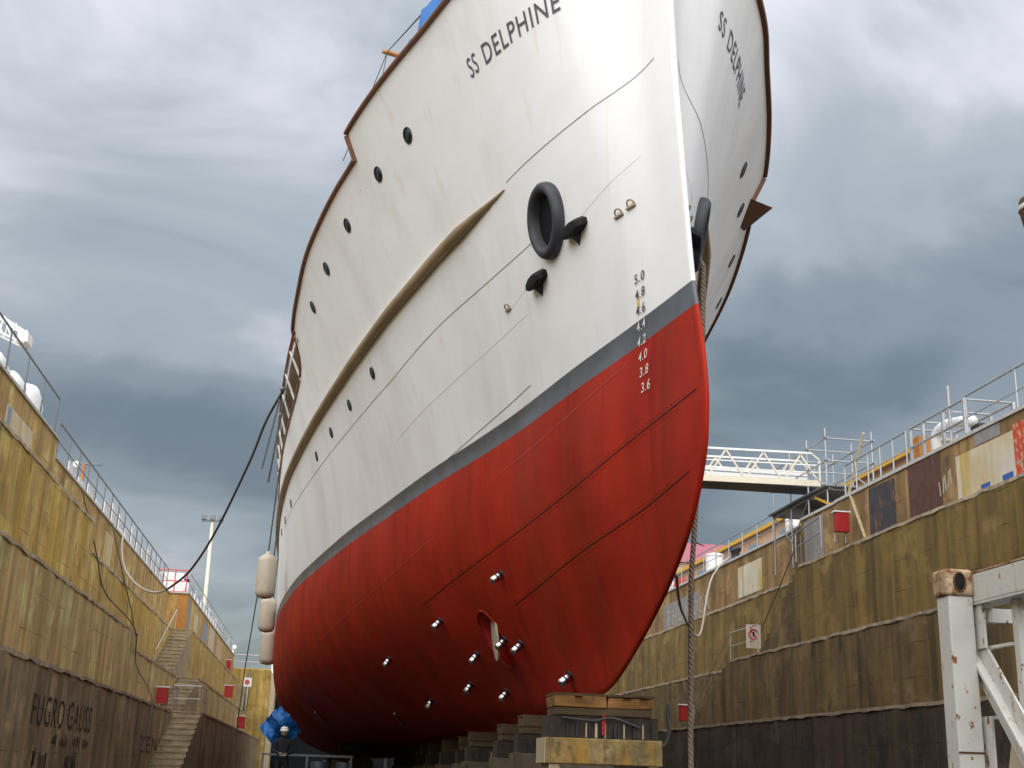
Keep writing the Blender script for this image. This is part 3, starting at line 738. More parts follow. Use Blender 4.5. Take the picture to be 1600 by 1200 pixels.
# foremast with boom
MB().tube([(XC, 21.5, ZK+9), (XC, 21.9, ZK+19)], [.16, .09], 10).build('foremast', spar_wood, SHIP, True)
BT = Vector((.27, 20.0, 13.28))
MB().tube([BT, (XC-.1, 21.3, 13.5)], [.045, .08], 8).build('boom', spar_wood, SHIP, True)
for q in ((XC, 21.8, 19.4), (1.7, 16.2, 13.0), (-.3, 20.6, 11.3), (.2, 19.2, 11.6)):
    MB().tube([BT+Vector((.08, 0, 0)), q], .008, 5).build('rigging_wire', rope_d, SHIP)
# chock and boarding poles at the side opening
MB().tube([HP(32.6, 9.08, -1, -.05), HP(32.6, 9.08, -1, .14)], .06, 8).build('mooring_chock', galv_d, SHIP)
for a, b in (((-1.62, 32.9, 10.5), (-2.0, 33.6, 8.45)), ((-1.58, 33.6, 10.4), (-1.85, 34.6, 8.3))):
    MB().tube([a, b], .03, 6).build('boarding_pole', galv_d, SHIP)

# tarpaulin on the forecastle
def crumple(name, nx, ny, fn, m, amp, seed, **k):
    random.seed(seed); v = []; f = []
    for i in range(nx+1):
        for j in range(ny+1):
            p = Vector(fn(i/nx, j/ny)); v.append(p+Vector((random.uniform(-1, 1), random.uniform(-1, 1), random.uniform(-1, 1)))*amp)
    for i in range(nx):
        for j in range(ny): a = i*(ny+1)+j; f.append((a, a+ny+1, a+ny+2, a+1))
    o = obj(name, v, f, m, **k)
    sol = o.modifiers.new('thickness', 'SOLIDIFY'); sol.thickness = .012
    return o
def cover(u, w):
    y = 15.9+2.2*w; x = XC-R_(y-13)+.02+1.7*u; e = min(u, 1-u, w, 1-w); h = sm(e/.2)
    return (x, y, 11.95+.75*h+.25*h*math.sin(3*u+2*w))
tag(crumple('blue_tarpaulin', 14, 14, cover, blue_t, .04, 3), 'blue tarpaulin covering gear on the forecastle, just above the rail', 'tarpaulin')

# ------------------------------------------------------------------ hanging things on the ship
random.seed(11)
for i, (Y, z0, z1, r, lab) in enumerate(((39.4, 5.66, 7.0, .30, 'beige cylindrical fender hanging highest and nearest on the white hull'),
                                   (44.4, 5.12, 6.3, .29, 'beige cylindrical fender hanging second behind the nearest one'),
                                   (47.5, 4.25, 5.5, .30, 'beige cylindrical fender hanging lowest and farthest along the hull'))):
    X = -1.96+(.06 if i == 0 else -.02)
    F_ = thing('ship_fender', (X, Y, z0), lab, 'fender', 'fenders along the hull side')
    MB().lathe([(.05, 0), (r*.72, .04), (r*.97, .13), (r, .22), (r, z1-z0-.2), (r*.95, z1-z0-.1), (r*.6, z1-z0), (.08, z1-z0+.05), (.07, z1-z0+.13), (.001, z1-z0+.14)], (X, Y, z0), (0, 0, 1), 20).build('fender_body', fend_m, F_, True)
    MB().tube([(X, Y, z1+.1), (X+.12, Y-.2, ZK+8.4), (X+.5, Y-.2, ZK+8.5)], .025, 6).build('lanyard', rope_d, F_)
tag(MB().tube([(-2.12, 39.4, 5.72), (-2.3, 39.6, 3.5), (-2.45, 39.8, .02)], .02, 6).build('hanging_line', rope_d), 'thin dark line hanging from the nearest fender to the dock floor', 'rope')

def catmull(P, n=10):
    P = [Vector(p) for p in P]; out = []
    for i in range(len(P)-1):
        a = P[max(i-1, 0)]; b = P[i]; c = P[i+1]; d = P[min(i+2, len(P)-1)]
        for k in range(n):
            t = k/n; out.append(.5*((2*b)+(c-a)*t+(2*a-5*b+4*c-d)*t*t+(3*b-a-3*c+d)*t**3))
    return out+[P[-1]]
ml = [(-1.55, 32.6, 10.46), (-2.03, 34, 9.9), (-2.5, 35.8, 9.12), (-3.5, 39, 7.7), (-4.45, 42, 6.86), (-5.31, 44.6, 6.6), (-5.94, 46.3, 6.56), (-6.46, 47.2, 6.68), (-7.09, 48.1, 7.05), (-7.69, 49, 7.72), (-8.0, 49.6, 8.6), (-8.12, 50, 9.28), (-8.7, 50.3, 9.5)]
q = catmull(ml, 6)
RP = thing('mooring_rope', q[0], 'mooring rope sagging from the ship side to the left quay', 'rope')
MB().tube(q[:34], .038, 8).build('dark_length', rope_d, RP, True); MB().tube(q[33:], .042, 8).build('pale_length', rope_l, RP, True)

# twisted rope from the port hawse pipe
def laid_rope(path, r, pitch, m, parent, strands=3):
    # path: list of points; real laid strands
    L_ = [0]
    for i in range(1, len(path)): L_.append(L_[-1]+(Vector(path[i])-Vector(path[i-1])).length)
    for k in range(strands):
        pts = []; n = int(L_[-1]/pitch*10)
        for i in range(n+1):
            d = L_[-1]*i/n; j = 0
            while j < len(L_)-2 and L_[j+1] < d: j += 1
            t = (d-L_[j])/(L_[j+1]-L_[j]); p = Vector(path[j]).lerp(Vector(path[j+1]), t)
            w = 2*math.pi*(d/pitch+k/strands); pts.append(p+Vector((math.cos(w)*r*.52, math.sin(w)*r*.52, 0)))
        MB().tube(pts, r*.56, 6).build('strand', m, parent, True)
hp = HP(15.25, 6.58, 1, .1)
RR = thing('anchor_rope', (4.66, 15.3, 0), 'thick twisted brown rope hanging straight down in front of the right dock wall', 'rope')
laid_rope([(hp.x-.1, 15.2, hp.z-.25), (hp.x, 15.15, hp.z-.5), (4.70, 15.2, 5.2), (4.55, 15.22, 3.2), (4.52, 15.22, 1.2), (4.53, 15.2, .04)], .035, .19, rope_b, RR)
q = catmull([(6.3, 22, 4.35), (7.5, 26, 4.45), (8.76, 30, 4.64), (11.44, 38, 5.05), (12.9, 42, 5.67), (14.38, 46, 7.47), (15.9, 50, 8.9), (17.4, 53, 10.05), (18, 53.3, 10.4)], 8)
tag(MB().tube(q, .035, 6).build('slack_line', rope_l, None, True), 'slack pale line looping from ship to right coping, behind the thick rope', 'rope')
q = catmull([(6.6, 22, 5.35), (10, 33, 7.2), (13.5, 44.5, 9.2), (18, 58, 11.6)], 8)
tag(MB().tube(q, .03, 6).build('thin_cable', rope_d, None, True), 'thin dark cable stretched to the right quay beneath the gangway', 'cable')

# ------------------------------------------------------------------ keel blocks
def keel_block(Y, top, first):
    lab = 'front keel block carrying the forefoot, orange timber cap on yellow steel beam' if first else None
    B = thing('keel_block', (XC, Y, 0), lab or '', 'keel block', 'keel blocks under the ship')
    jx = 0 if first else random.uniform(-.12, .12); x0, x1 = XC-.80+jx, XC+.70+jx; d = .62 if first else random.uniform(.5, .66); z = top
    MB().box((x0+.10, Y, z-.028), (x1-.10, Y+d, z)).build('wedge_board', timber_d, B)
    if first:
        for k, (a, b, t0, t1, dy) in enumerate(((x0+.11, XC-.02, .172, .032, -.012), (XC-.01, x1-.12, .168, .036, .006))):
            m = MB().box((a, Y+dy, z-t0), (b, Y+d, z-t1))
            m.v = [(p[0]+random.uniform(-.012, .012), p[1]+random.uniform(-.012, .012), p[2]+random.uniform(-.007, .004)) for p in m.v]
            m.build('cap_timber', timber, B, bevel=.012)
        for x in (XC-.45, XC+.2, XC+.42): MB().prism([(x, Y-.05, z-.028), (x+.11, Y-.05, z-.03), (x+.11, Y+.3, z-.002), (x, Y+.3, z-.002)], (0, 0, -.004)).build('wedge', timber, B)
    else:
        MB().box((x0+.11, Y-.005, z-.17), (x1-.11, Y+d+.005, z-.032)).build('cap_timber', timber_d, B, bevel=.012)  # rear caps get darker timber, their shade is put into the colour
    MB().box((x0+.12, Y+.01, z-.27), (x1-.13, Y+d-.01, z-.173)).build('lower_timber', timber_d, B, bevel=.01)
    # fluted rubber course
    m = MB().box((x0+.05, Y+.03, z-.54), (x1-.05, Y+d-.03, z-.275)); m.build('rubber_course', blk_rub, B)
    for i in range(11):
        x = x0+.14+i*.122; MB().box((x, Y+.002, z-.535), (x+.018 if i % 2 else x+.03, Y+.028, z-.36)).build('rib', beige_st if i in (3, 4, 5, 7, 9) else darkmet, B)
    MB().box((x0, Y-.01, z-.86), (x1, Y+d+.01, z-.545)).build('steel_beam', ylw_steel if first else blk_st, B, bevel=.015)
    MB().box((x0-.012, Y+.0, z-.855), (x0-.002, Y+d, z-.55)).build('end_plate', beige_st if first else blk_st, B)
    for s, x in ((1, x0+.05), (-1, x1-.05)):
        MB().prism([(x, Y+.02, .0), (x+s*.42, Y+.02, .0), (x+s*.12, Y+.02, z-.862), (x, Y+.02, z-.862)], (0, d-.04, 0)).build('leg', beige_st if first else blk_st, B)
    MB().box((x0+.2, Y+.1, .001), (x1-.2, Y+d-.1, .22)).build('foot_beam', darkmet, B)
    if first:
        MB().tube(catmull([(XC-.6, Y-.02, z-.30), (XC-.2, Y-.03, z-.33), (XC+.05, Y-.03, z-.29), (XC+.4, Y-.02, z-.4)], 6), .014, 6).build('cable', rope_d, B, True)
        MB().prism([(XC-.085, Y-.016, z-.5), (XC-.045, Y-.016, z-.5), (XC-.04, Y-.016, z-.30), (XC-.065, Y-.016, z-.24), (XC-.095, Y-.016, z-.32)], (0, .008, 0)).build('red_paint_mark', red_p, B)
        MB().tube(catmull([(x1+.02, Y+.1, z-.6), (x1+.09, Y, z-.45), (x1+.06, Y, z-.2), (x1+.1, Y, z-.1), (x1+.07, Y, z-.5), (x1+.0, Y, z-.62)], 5), .02, 6).build('chain_sling', rope_d, B, True)
    return B
def zkeel(Y):
    lo, hi = 0., .6
    for _ in range(30):
        mid = (lo+hi)/2
        if ystem(mid) > Y: lo = mid
        else: hi = mid
    return hi
ords = ('second', 'third', 'fourth', 'fifth', 'sixth', 'seventh', 'eighth', 'ninth', 'tenth', 'eleventh', 'twelfth')
for i in range(12):
    Y = 15.85+2.75*i+(random.uniform(-.3, .3) if i else 0)
    b = keel_block(Y, ZK+max(zkeel(Y+.6), .01)-.003, i == 0)
    if i: b['label'] = ('%s keel block from the bow, in the shade under the red hull' % ords[i-1])

for side in (-1, 1):  # rows added to block view and light and darken the space under the hull
    for i in range(7):
        Y = 46+4.0*i; x = XC+side*2.3; z = .05
        while bY(Y, z) < 2.1 and z < 2: z += .02
        lab = '%s bilge block from the bow, added to block light under the %s side of the hull' % ((('first',)+ords)[i], 'left' if side < 0 else 'right')
        B = thing('added_bilge_block', (x, Y, 0), lab, 'bilge block', 'bilge blocks added to darken the space under the ship')
        t = ZK+z-.02
        MB().box((x-.7, Y-.5, 0), (x+.7, Y+.5, t-.55)).build('concrete_base', blk_st, B, bevel=.03)
        for k in range(3): MB().box((x-.62, Y-.45+k*.31, t-.545), (x+.62, Y-.17+k*.31, t-.27)).build('timber', timber_d, B)
        MB().box((x-.5, Y-.42, t-.265), (x+.5, Y+.42, t)).build('soft_cap', black_rub, B, bevel=.02)

# ------------------------------------------------------------------ white steel rack, near right
RK = thing('steel_rack', (4.5, 8.4, 0), 'white rust-streaked steel transport rack standing close by at right', 'rack')
T0 = 2.30
MB().box((4.41, 8.38, 0), (4.60, 8.56, T0-.19)).build('corner_post', steel_w, RK, bevel=.012)
cst = MB().box((4.39, 8.36, T0-.19), (4.60, 8.57, T0)).build('corner_casting', rust, RK, bevel=.02); cst['label'] = 'rusty corner casting with an oval lifting hole'
K = 16; h = MB(); h.v = [(4.495+.038*math.cos(2*math.pi*j/K), 8.3585, T0-.095+.062*math.sin(2*math.pi*j/K)) for j in range(K)]; h.f = [tuple(range(K))]; h.build('lifting_hole', black_p, cst)
h = MB(); P = [(4.495+.044*math.cos(2*math.pi*j/K), 8.357, T0-.095+.068*math.sin(2*math.pi*j/K)) for j in range(K+1)]; h.tube(P, .007, 6, False).build('hole_lip', rust_d, cst)
MB().box((4.605, 2.2, T0-.235), (4.72, 8.50, T0-.03)).build('top_beam', steel_w, RK, bevel=.01)
MB().box((4.603, 2.2, T0-.25), (4.78, 8.48, T0-.237)).build('beam_flange', steel_w, RK)
MB().box((4.603, 2.2, T0-.028), (4.78, 8.49, T0-.015)).build('beam_top_flange', rust, RK)
MB().box((4.62, 8.30, 1.74), (4.64, 8.55, T0-.252)).build('gusset_plate', steel_w, RK)
MB().box((4.62, 8.30, .02), (4.64, 8.55, 1.27)).build('gusset_plate', steel_w, RK)
MB().bar((4.67, 8.60, 1.87), (4.67, 7.3, .36), .03, .17, (1, 0, 0)).build('diagonal_brace', steel_w, RK, bevel=.006)
MB().bar((4.645, 8.58, 1.965), (4.645, 7.26, .46), .10, .018, (1, 0, 0)).build('brace_flange', steel_w, RK)
MB().bar((4.645, 8.60, 1.775), (4.645, 7.34, .26), .10, .018, (1, 0, 0)).build('brace_flange', steel_w, RK)
for y in (7.95, 7.2, 5.2): MB().box((4.68, y, .02), (4.73, y+.075, T0-.252)).build('inner_post', steel_w, RK, bevel=.006)
for y0, y1, z in ((8.03, 8.38, 1.735), (8.03, 8.6, 1.255), (8.03, 8.6, .75)): MB().box((4.66, y0, z), (4.71, y1, z+.022)).build('rung', steel_w, RK)
MB().box((6.6, 8.38, 0), (6.8, 8.56, T0-.19)).build('corner_post', steel_w, RK, bevel=.012)
MB().box((4.74, 8.44, T0-.36), (6.59, 8.52, T0-.26)).build('end_beam', steel_w, RK)
MB().box((6.58, 8.36, T0-.189), (6.81, 8.57, T0)).build('corner_casting', rust, RK, bevel=.02)
MB().box((4.42, 2.2, .02), (4.60, 8.37, .25)).build('bottom_beam', steel_w, RK)
MB().prism([(4.655, 8.11, 1.13), (4.655, 7.96, 1.16), (4.655, 7.9, .3), (4.655, 8.40, .3)], (.006, 0, 0)).build('side_plate', cream, RK)
for z in (1.02, .78): MB().box((4.405, 8.374, z), (4.605, 8.379, z+.012)).build('weld_line', rust_d, RK)

# dark hook block at the right edge of view
HK = thing('crane_hook', (9.05, 14, 7.7), 'dark crane hook block hanging at the right edge of the picture', 'crane hook')
MB().lathe([(.10, 0), (.14, .08), (.20, .35), (.25, .62), (.24, .76), (.12, .86), (.04, .9)], (9.07, 14, 7.62), (0, 0, 1), 14).build('hook_block', rust_d, HK, True)
MB().lathe([(.255, .60), (.262, .61), (.262, .66), (.255, .67)], (9.07, 14, 7.62), (0, 0, 1), 14).build('pale_band', steel_w, HK, True)
for d in (-.04, .04): MB().tube([(9.3+d, 14, 8.4), (12+d, 14, 30)], .012, 5).build('wire', rope_d, HK)
MB().tube([(9.3, 14, 7.7), (9.3, 14, 7.55), (9.38, 14, 7.45), (9.46, 14, 7.5), (9.48, 14, 7.6)], .035, 8).build('hook', darkmet, HK, True)

# ------------------------------------------------------------------ railings
def railing(name, label, X, z, ys, h, m, r=.022, mids=(.5,), group='quay railings'):
    T = thing(name, (X, ys[0], z), label, 'railing', group)
    for y in ys: MB().tube([(X, y, z), (X, y, z+h)], r*1.15, 6).build('post', m, T)
    MB().tube([(X, ys[0], z+h), (X, ys[-1], z+h)], r*1.3, 6).build('handrail', m, T)
    for k in mids: MB().tube([(X, ys[0], z+h*k), (X, ys[-1], z+h*k)], r*.8, 6).build('mid_rail', m, T)
    return T
def fr(a, b, st):
    n = max(1, round((b-a)/st)); return [a+(b-a)*i/n for i in range(n+1)]
railing('quay_railing', 'grey railing on the high near end of the left quay, beside white sacks', -8.2, 9.68, fr(24.5, 36.6, 2.0), 1.15, galv_d, .022, ())
railing('quay_railing', 'grey railing along the middle of the left quay, before the white boards', -8.2, 9.15, fr(37.2, 66.2, 1.7), 1.1, galv_d)
railing('quay_railing', 'grey railing along the far end of the left quay, past the red cage', -7.2, 9.15, fr(67.6, 104, 2.0), 1.1, galv)
railing('quay_railing', 'grey two-bar railing at the near end of the right quay, right of the machinery cage', 16.7, 9.70, fr(20, 30.0, 2.4), 1.2, galv, .024)
railing('quay_railing', 'grey closely posted railing on the right quay, between cage and scaffold', 16.7, 9.70, fr(33.6, 38.1, .9), 1.15, galv, .024)
railing('quay_railing', 'long grey railing along the far right quay in front of the peach wall', 17.7, 10.0, fr(42, 108, 1.9), 1.1, galv)
# white boards along left railing
HB = thing('board_fence', (-8.8, 50, 9.15), 'row of bright white boards standing behind the middle left railing', 'fence')
for i, y in enumerate(fr(39.5, 65.5, 1.7)[:-1]):
    hgt = random.uniform(.5, .95)*(1.0 if i > 3 else .55)
    MB().box((-8.34, y+.14, 9.17), (-8.30, y+1.56, 9.2+hgt)).build('board', white_c, HB)
HB2 = thing('board_fence', (-7.9, 85, 9.15), 'row of white boards behind the far left railing, beyond the red cage', 'fence')
for i, y in enumerate(fr(70, 103, 1.9)[:-1]):
    MB().box((-7.34, y+.15, 9.17), (-7.30, y+1.7, 9.2+random.uniform(.4, .95))).build('board', white_c, HB2)
# lumpy white sacks
def sack(X, Y, z, rx, ry, h, seed, label):
    random.seed(seed); m = MB(); n, k = 9, 14
    for i in range(n+1):
        t = i/n; r = (math.sin(math.pi*min(1, .18+t*.74)))**.55
        for j in range(k):
            w = 2*math.pi*j/k; q = r*(1+random.uniform(-.07, .07))
            m.v.append((X+rx*q*math.cos(w), Y+ry*q*math.sin(w), z+h*t+random.uniform(-.02, .02)*(i > 0)))
    for i in range(n):
        for j in range(k): m.f.append((i*k+j, i*k+(j+1) % k, (i+1)*k+(j+1) % k, (i+1)*k+j))
    m.f += [tuple(range(k))[::-1], tuple(n*k+j for j in range(k))]
    tag(m.build('bulk_sack', white_c, None, True), label, 'sack', 'white sacks on the left quay')
for i, (Y, h, lab) in enumerate(((29.6, 1.0, 'white bulk sack on the left quay at the picture edge'), (31.6, .75, 'low white bulk sack, second behind the near left railing'),
                                 (33.6, .8, 'white bulk sack, third behind the near left railing'), (35.6, 1.05, 'tall white bulk sack at the end of the near left railing'))):
    sack(-8.85, Y, 9.69, .44, .8, h+.12, 20+i, lab)
# red cage with white backing
CG = thing('red_cage', (-8.3, 70, 9.15), 'red tubular cage with white sheeting at the corner of the left quay', 'cage')
for x in (-9.1, -8.5, -7.9, -7.3):
    MB().tube([(x, 66.95, 9.15), (x, 66.95, 10.35)], .035, 6).build('cage_post', red_l, CG)
for z in (9.2, 9.75, 10.32): MB().tube([(-9.1, 66.95, z), (-7.3, 66.95, z)], .032, 6).build('cage_rail', red_l, CG)
MB().box((-9.05, 67.4, 9.16), (-7.5, 67.45, 10.25)).build('sheeting', white_c, CG)
BL = thing('buoy_float', (-7.7, 69.2, 9.15), 'white rounded float with black cap on the left quay past the red cage', 'float')
MB().lathe([(.3, 0), (.42, .1), (.42, .7), (.3, .9), (.1, .95)], (-7.75, 69.2, 9.15), (0, 0, 1), 14).build('float_body', white_p, BL, True)
MB().lathe([(.2, 0), (.2, .14), (.05, .2)], (-7.55, 69.2, 10.0), (0, 0, 1), 10).build('cap', black_p, BL, True)
def bollard(X, Y, z, label, m, h=.75):
    o = thing('bollard', (X, Y, z), label, 'bollard', 'mooring bollards')
    MB().lathe([(.26, 0), (.26, .05), (.19, .09), (.19, h*.7), (.27, h*.8), (.27, h*.95), (.15, h)], (X, Y, z), (0, 0, 1), 14).build('bollard_body', m, o, True)
bollard(-8.62, 50.35, 9.15, 'cream bollard on the left quay holding the mooring rope', fend_m, .95)
bollard(18.0, 53.3, 10.0, 'dark bollard on the right coping where the slack line ends', darkmet)
# signal post left
SP = thing('signal_post', (-8.6, 43.4, 9.15), 'short post with a crossarm on the left quay near the mooring rope', 'post')
MB().tube([(-8.6, 43.4, 9.1), (-8.6, 43.4, 10.45)], .06, 8).build('post', spar_wood, SP)
MB().box((-8.85, 43.35, 10.42), (-8.0, 43.45, 10.5)).build('crossarm', galv_d, SP); MB().lathe([(.12, 0), (.12, .2)], (-8.85, 43.4, 10.3), (0, 0, 1), 8).build('lamp', white_p, SP)
# floodlight mast
FM = thing('floodlight_mast', (-11.2, 120, 4), 'tall thin floodlight mast far behind the left quay', 'light mast')
MB().tube([(-11.1, 120, 4), (-11.3, 120, 22.6)], [.30, .14], 10).build('mast', cream_al, FM, True)
MB().bar((-12.3, 120, 22.7), (-10.3, 120, 22.7), .15, .15).build('head_frame', galv_d, FM)
for x in (-12.1, -11.3, -10.5): MB().box((x-.25, 119.7, 22.8), (x+.25, 120, 23.2)).build('floodlight', galv_d, FM)
# crane jib, upper left
CJ = thing('crane_jib', (-15.5, 60, 20), 'white lattice crane jib reaching in at the left edge', 'crane jib')
A = Vector((-20.5, 60, 22.9)); B = Vector((-15.3, 60, 20.15)); nj = 9
for dy in (-.45, .45):
    o = Vector((0, dy, 0)); MB().bar(A+o+Vector((.1, 0, .35)), B+o+Vector((.05, 0, .12)), .12, .12).build('upper_chord', white_p, CJ)
    MB().bar(A+o-Vector((0, 0, 1.0)), B+o-Vector((.2, 0, .35)), .1, .1).build('lower_chord', white_p, CJ)
    for i in range(nj):
        a = A.lerp(B, i/nj)+o; b = A.lerp(B, (i+1)/nj)+o; t = i/nj
        MB().bar(a+Vector((0, 0, .32)), b-Vector((.1, 0, .9-.55*t)), .06, .06).build('lattice_bar', white_p, CJ); MB().bar(b-Vector((.1, 0, .9-.55*t)), b+Vector((0, 0, .3)), .06, .06).build('lattice_bar', white_p, CJ)
MB().box((-15.7, 59.5, 19.85), (-15.2, 60.5, 20.3)).build('jib_head', white_p, CJ)
MB().bar(A+Vector((0, 0, .3)), (-30, 60, 9.2), .5, .5).build('crane_leg', white_p, CJ)

# red lifebuoy boxes on frames
def red_box(X, Y, z, label, w=.5, h=.75, face='y', side=-1):
    o = thing('lifebuoy_box', (X, Y, z), label, 'lifebuoy box', 'red lifebuoy boxes on the dock walls')
    MB().box((X-w/2, Y, z+.3), (X+w/2, Y+.22, z+.3+h)).build('box_body', red_p, o, bevel=.015)
    MB().box((X-w/2-.05, Y-.03, z+.3+h), (X+w/2+.05, Y+.25, z+.34+h)).build('lid', white_p, o)
    for x in (X-w/2+.04, X+w/2-.04): MB().tube([(x, Y+.24, z), (x, Y+.24, z+.4+h)], .022, 6).build('frame_leg', galv, o)
    return o
red_box(15.9, 36.6, 8.03, 'red lifebuoy box high on the right wall below the scaffold', .44, .62)
red_box(14.85, 50.6, 2.69, 'red lifebuoy box low on the right wall behind the thick rope', .48, .62)
red_box(-6.3, 53.4, 2.69, 'large red lifebuoy box on the left wall beside the stairs', .46, .62)
red_box(-5.9, 86, 4.56, 'small far red lifebuoy box on the left wall middle ledge', .55, .75)
red_box(-5.1, 89, 2.69, 'small far red lifebuoy box on the left wall bottom ledge', .55, .8)
red_box(-7.0, 98, 7.16, 'tiny red lifebuoy box at the far upper ledge of left wall', .5, .7)
# ledge handrails near the stairs
def ledge_rail(name, pts, label, m=galv, mids=True):
    T = thing(name, pts[0], label, 'handrail', 'stair handrails')
    top = [Vector(p)+Vector((0, 0, 1.0)) for p in pts]
    MB().tube(top, .028, 6).build('handrail', m, T)
    if mids: MB().tube([Vector(p)+Vector((0, 0, .5)) for p in pts], .02, 6).build('mid_rail', m, T)
    for p in pts: MB().tube([p, Vector(p)+Vector((0, 0, 1.0))], .024, 6).build('post', m, T)
ledge_rail('stair_handrail', [(-7.5, 65.8, 7.12), (-7.5, 59.4, 4.58)], 'pale handrail on the upper flight of left stairs', rope_l, False)
ledge_rail('stair_handrail', [(-5.8, 54.6, 2.68), (-5.8, 52.9, 2.68), (-4.7, 52.9, 2.68), (-4.7, 55, 2.68)], 'handrail round the landing above the lowest left stairs')
ledge_rail('stair_handrail', [(-6.6, 57.5, 2.68), (-6.6, 55.2, 2.68), (-5.9, 54.9, 2.68)], 'short handrail beside the large red box on left wall')
ledge_rail('stair_handrail', [(15.36, 43.2, 5.11), (15.36, 46.3, 5.11), (15.42, 51.4, 2.7)], 'pale bent handrail above the lower flight of right stairs', rope_l)
ledge_rail('stair_handrail', [(16.34, 41.3, 8.04), (16.4, 45.9, 5.12)], 'handrail along the upper flight of right stairs', rope_b, False)
ledge_rail('stair_handrail', [(15.7, 37.9, 8.04), (16.0, 40.9, 8.04)], 'pipe handrail on the right upper ledge beyond the red box')
# prohibition sign
SG = thing('warning_sign', (15.32, 44.2, 5.2), 'white sign with red ring on the right wall handrail', 'sign')
MB().box((15.2, 44.0, 5.35), (15.75, 44.03, 6.2)).build('sign_plate', mat('sign_white', (.62, .52, .44), .6, var=.06), SG)
P = [(15.475+.17*math.cos(2*math.pi*j/20), 43.99, 5.85+.17*math.sin(2*math.pi*j/20)) for j in range(21)]
MB().tube(P, .028, 6, False).build('red_ring', red_l, SG); MB().bar((15.36, 43.985, 5.97), (15.59, 43.985, 5.73), .02, .04).build('red_bar', red_l, SG)
MB().tube([(15.475, 43.98, 5.78), (15.475, 43.98, 5.93)], .03, 6).build('walking_figure_mark', black_p, SG)
SG2 = thing('warning_sign', (-5.6, 100, 7.1), 'small white sign with red mark before the far yellow pier', 'sign')
MB().box((-6.1, 104, 6.6), (-5.4, 104.03, 7.3)).build('sign_plate', white_p, SG2); MB().lathe([(.2, 0), (.2, .02)], (-5.75, 103.98, 6.95), (0, 1, 0), 12).build('red_disc', red_l, SG2)
MB().tube([(-5.75, 104.1, 4.6), (-5.75, 104.1, 6.7)], .05, 6).build('post', galv, SG2)

# cables on the left wall
for P, lab in (([(-8.05, 40.9, 9.0), (-7.5, 41.6, 7.2), (-7.5, 44.3, 6.2), (-6.52, 45.2, 5.15), (-6.5, 46.5, 4.0), (-5.66, 45.3, 2.75), (-5.62, 43.5, 1.2), (-5.6, 42.8, .02)], 'dark hose running down the left wall over all ledges'),
               ([(-8.06, 47.2, 9.1), (-7.52, 48, 7.2), (-7.5, 51, 6.2), (-7.5, 53.5, 4.9)], 'dark cable hanging on the upper left wall below the bollard')):
    q = catmull(P, 5); tag(MB().tube(q, .022, 6).build('hanging_hose', rope_d, None, True), lab, 'hose')

# ------------------------------------------------------------------ right quay: cage, scaffold, gangway, buildings
MC = thing('machinery_cage', (17.5, 31, 9.45), 'galvanised pipe cage round pumps on the right quay', 'cage')
for x in (16.75, 18.2):
    for y in (30.2, 31.4, 32.6, 33.4): MB().box((x-.04, y-.04, 9.0), (x+.04, y+.04, 10.9)).build('cage_post', galv, MC)
    for z in (10.3, 10.88): MB().tube([(x, 30.2, z), (x, 33.4, z)], .035, 6).build('cage_rail', galv, MC)
for y in (30.2, 31.4, 32.6, 33.4): MB().tube([(16.75, y, 10.88), (18.2, y, 10.88)], .03, 6).build('cross_rail', galv, MC)
MB().tube([(16.8, 31.1, 9.7), (16.75, 31.0, 11.5)], .05, 8).build('pole', galv, MC)
PM = thing('pump_unit', (17.4, 31.8, 9.0), 'pump with white curved pipes inside the galvanised cage', 'pump')
MB().box((17.1, 31.0, 9.02), (18.0, 32.8, 10.1)).build('pump_body', ylw_steel, PM, bevel=.05)
MB().tube(catmull([(17.2, 32.7, 9.9), (17.15, 32.6, 10.5), (17.2, 32.1, 10.68), (17.3, 31.4, 10.62), (17.4, 30.9, 10.5)], 6), .15, 10).build('white_pipe', white_p, PM, True)
MB().box((17.2, 30.3, 9.5), (17.6, 30.8, 10.3)).build('motor', darkmet, PM, bevel=.05)
OB = thing('orange_cabinet', (17.3, 33.9, 9.0), 'narrow orange cabinet beside the machinery cage', 'cabinet')
MB().box((17.05, 33.5, 9.01), (17.5, 33.95, 10.75)).build('cabinet_body', orange_p, OB, bevel=.03); MB().box((17.03, 33.6, 9.5), (17.045, 33.85, 10.0)).build('door_panel', rust_d, OB)
for a, b, lab in (((16.7, 38.0, 9.7), (16.75, 36.6, 11.6), 'leaning wooden prop pole on the right quay beside the scaffold'), ((16.35, 36.0, 8.05), (16.38, 37.0, 9.6), 'short leaning timber prop against the stained right parapet')):
    tag(MB().tube([a, b], .05, 6).build('prop_pole', beige_st), lab, 'pole')
SC = thing('scaffold_tower', (17.6, 42, 9.0), 'steel tube scaffold tower at the quay end of the gangway', 'scaffold')
SX = (16.7, 18.4); SY = (39.6, 41.3, 43.0, 44.8)
for x in SX:
    for y in SY:
        MB().tube([(x, y, 8.2 if x < 17 else 9.0), (x, y, 12.55)], .03, 6).build('standard', galv, SC)
        for z in (10.4, 11.4, 12.2): MB().lathe([(.055, -.05), (.055, .05)], (x, y, z), (0, 0, 1), 6).build('coupler', galv_d, SC)
    for z in (9.4, 10.4, 11.4, 12.2): MB().tube([(x, SY[0]-.2, z), (x, SY[-1]+.2, z)], .026, 6).build('ledger', galv, SC)
    MB().tube([(x, SY[0], 10.45), (x, SY[1], 11.4)], .024, 6).build('diagonal', galv, SC); MB().tube([(x, SY[2], 9.1), (x, SY[1], 10.4)], .024, 6).build('diagonal', galv, SC); MB().tube([(x, SY[2], 9.1), (x, SY[3], 10.4)], .024, 6).build('diagonal', galv, SC)
for y in SY:
    for z in (10.4, 11.4, 12.2): MB().tube([(SX[0], y, z), (SX[1], y, z)], .026, 6).build('transom', galv, SC)
